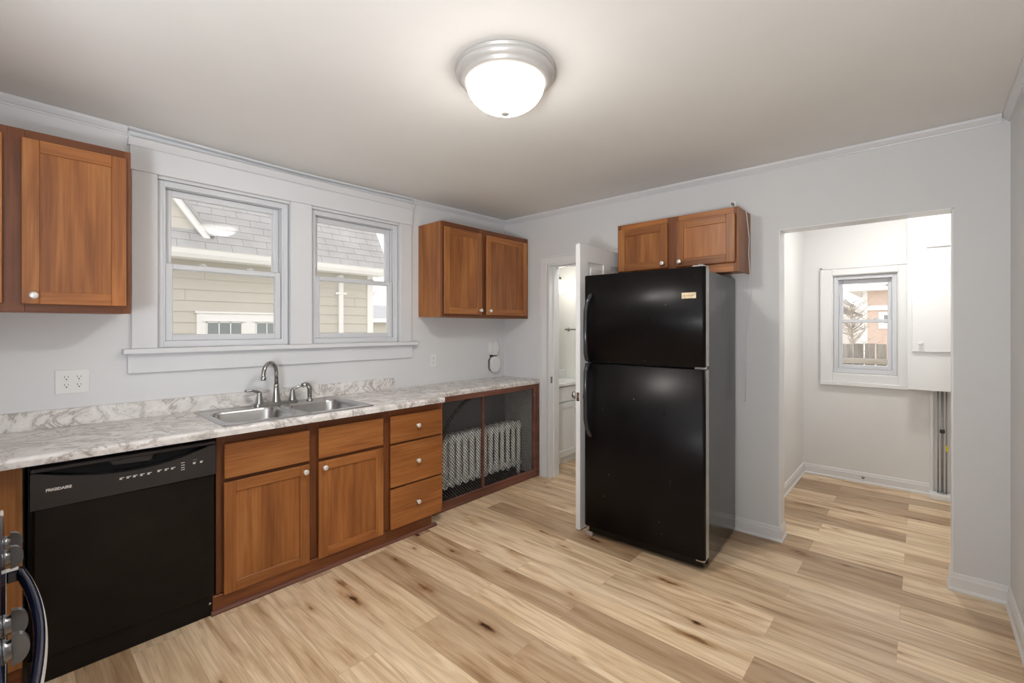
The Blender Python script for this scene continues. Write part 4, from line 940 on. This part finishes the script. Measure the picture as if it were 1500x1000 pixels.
# dormer with white rake board
q = MB(); DXp = -6.985; ye, ze = 1.72, 2.66; yp, zp = .50, 2.66 + 1.22 * 1.30
q.prism([(2 * yp - ye, ze), (ye - .1, ze), (ye - .1, ze + .1), (yp, zp + .05), (2 * yp - ye, ze + .1)], 0, DXp - 1.2, DXp); part(q, 'dormer_wall', 'siding', t)
q = MB()
for zz in [ze + .145 * k for k in range(1, 11)]:
    hwid = max(.05, (ye - .1 - yp) * (1 - (zz - ze - .1) / (zp - ze - .05))); q.box((DXp - .01, yp - hwid, zz), (DXp + .006, yp + hwid, zz + .006))
part(q, 'dormer_lap_lines', 'siding', t)
def rake(s):
    q = MB(); a = Vector((yp, zp + .12)); bpt = Vector((yp + s * (ye + .06 - yp), ze - .06)); dn = Vector((0, -.13))
    q.prism([tuple(a), tuple(bpt), tuple(bpt + dn), tuple(a + dn)], 0, DXp, DXp + .06); part(q, 'rake_board', 'owhite', t)
    q = MB(); q.prism([tuple(a + Vector((0, .05))), tuple(bpt + Vector((s * .05, .0))), tuple(bpt), tuple(a)], 0, DXp - 1.5, DXp + .09); part(q, 'dormer_roof', 'shing', t)
rake(1); rake(-1)
# neighbour's twin window
t2 = part(bx((NX - .01, 1.685, .20), (NX + .030, 3.20, 1.60), .004), 'window_trim', 'owhite', t)
q = MB(); q.box((NX + .01, 1.665, 1.60), (NX + .045, 3.22, 1.625)); part(q, 'drip_cap', 'owhite', t2)
for y0 in (1.80, 2.41):
    q = MB(); q.box((NX + .0305, y0, .30), (NX + .034, y0 + .42, 1.485)); o = part(q, 'window_glass', 'opane', t2)
    q = MB()
    for k in range(4): q.box((NX + .0342, y0 + k * .14 - .006, .30), (NX + .040, y0 + k * .14 + .006, 1.485))
    for zz in (.30, .60, .89, 1.19, 1.478): q.box((NX + .0342, y0 - .006, zz - .006), (NX + .040, y0 + .426, zz + .006))
    q.box((NX + .0305, y0 - .05, 1.49), (NX + .05, y0 + .47, 1.51)); part(q, 'muntins', 'owhite', t2)
# garage and tree far behind, seen past the house corner
t = thing('garage', (-15.6, 9.2, GZ), 'far garage with blue grey roof seen past the beige house corner', 'garage')
q = MB(); q.box((-18.5, 8.0, GZ), (-14.6, 13, 1.62)); part(q, 'wall', 'siding', t)
q = MB(); q.prism([(-14.35, 1.66), (-14.35, 1.74), (-17.0, 2.36), (-18.9, 1.74), (-18.9, 1.66)], 1, 7.6, 13.3); part(q, 'roof', 'slate', t)
q = MB(); q.box((-14.35, 7.6, 1.60), (-14.30, 13.3, 1.74)); part(q, 'fascia', 'owhite', t)
def bare_tree(name, label, base, h, spread, seed, n=60):
    rnd = random.Random(seed); q = MB(); b = Vector(base)
    tr = [b, b + Vector((.02, 0, h * .3)), b + Vector((-.03, .02, h * .62)), b + Vector((.02, 0, h * .95))]
    q.tube(tr, [h * .022, h * .017, h * .010, h * .003], 6)
    for i in range(n):
        u = rnd.uniform(.12, .95); st = b + Vector((0, 0, h * u)); a = rnd.uniform(0, 2 * PI); l = spread * rnd.uniform(.4, 1) * (1.15 - u * .7)
        d = Vector((math.cos(a), math.sin(a), rnd.uniform(.3, 1.1))); p1 = st + d * l * .5 + Vector((rnd.uniform(-.1, .1), 0, 0)) * l; p2 = st + d * l + Vector((rnd.uniform(-.2, .2), rnd.uniform(-.2, .2), rnd.uniform(-.1, .25))) * l
        q.tube([st, p1, p2], [h * .006, h * .004, h * .0015], 5, False)
        for j in range(3):
            w = st.lerp(p2, rnd.uniform(.3, .95)); q.tube([w, w + Vector((rnd.uniform(-1, 1), rnd.uniform(-1, 1), rnd.uniform(0, 1))) * l * .35], [h * .0025, h * .001], 4, False)
    return tag(q.build(name, 'bark', loc=base), label, 'tree', 'bare winter trees outside')
bare_tree('bare_tree', 'bare twiggy tree above the far garage roof', (-23.5, 13.6, GZ + .02), 5.2, 1.6, 3)
# ------------------------------------------------------------------ outdoors beyond the alcove window
FY = 10.0
t = thing('board_fence', (-.7, FY, GZ), 'weathered grey board fence beyond the alcove window', 'fence')
x = -3.4; k = 0
while x < 1.6:
    part(bx((x, FY, GZ + .02), (x + .136, FY + .02, 1.125 + random.uniform(-.012, .012)), .002), 'board', 'fence', t); x += .156
part(bx((-3.4, FY - .045, .78), (1.6, FY - .001, .875), .003), 'rail', wood('paler fence rail', 0, (.36, .33, .30), (.47, .43, .39), (.55, .51, .47), .8), t)
part(bx((-3.4, FY - .045, -.45), (1.6, FY - .001, -.36), .003), 'rail', 'fence', t)
HY = 40.0
t = thing('house', (-.5, HY + 4, GZ), 'pale red brick house behind the board fence', 'house')
part(bx((-3.05, HY, GZ), (6, HY + 8, 5.4)), 'brick_wall', 'brick', t)
part(bx((-3.10, HY - .03, GZ), (-2.85, HY + .1, 4.05)), 'corner_board', 'owhite', t)
part(bx((-3.15, HY - .10, 2.62), (6, HY - .001, 2.95)), 'band_board', 'owhite', t)
q = MB(); q.prism([(-3.9, 3.95), (-1.5, 3.95), (-1.5, 4.1), (-1.9, 4.25), (-3.9, 4.25)], 1, HY - .9, HY + 8); part(q, 'eave', 'owhite', t)
q = MB(); q.prism([(-3.9, 4.26), (-1.9, 4.26), (-.2, 5.0), (1.5, 6.3), (1.5, 6.6), (-.4, 5.2)], 1, HY - .9, HY + 8); part(q, 'roof', 'owhite', t)
w_ = part(bx((-2.25, HY - .08, 1.35), (-.75, HY - .001, 2.50)), 'window_trim', 'owhite', t); part(bx((-1.95, HY - .10, 1.75), (-1.08, HY - .081, 2.28)), 'window_glass', 'opane', w_)
part(bx((-2.0, HY - .06, -.2), (.5, HY - .001, .95)), 'lower_siding', 'brick', t)
t = thing('house', (-9, 52, GZ), 'grey roofed house far left behind the bare trees', 'house')
part(bx((-14, 48, GZ), (-4.2, 56, 2.6)), 'wall', 'owhite', t)
q = MB(); q.prism([(-14.5, 2.5), (-4.0, 2.5), (-3.8, 2.7), (-6.2, 4.6), (-14.5, 5.2)], 1, 48.5, 56); part(q, 'roof', 'slate', t)
q = MB(); q.prism([(-3.6, 2.45), (-7.9, 4.6), (-7.9, 5.0), (-3.6, 2.85)], 1, 47.6, 48.4); part(q, 'rake_board', 'owhite', t)
bare_tree('bare_tree', 'bare shrubby tree at the left of the alcove window view', (-2.75, 20, GZ + .03), 3.6, 1.2, 5, 70)
bare_tree('bare_tree', 'bare tree beside the brick house corner in the alcove window view', (-2.2, 24, GZ + .03), 3.4, 1.1, 8, 70)
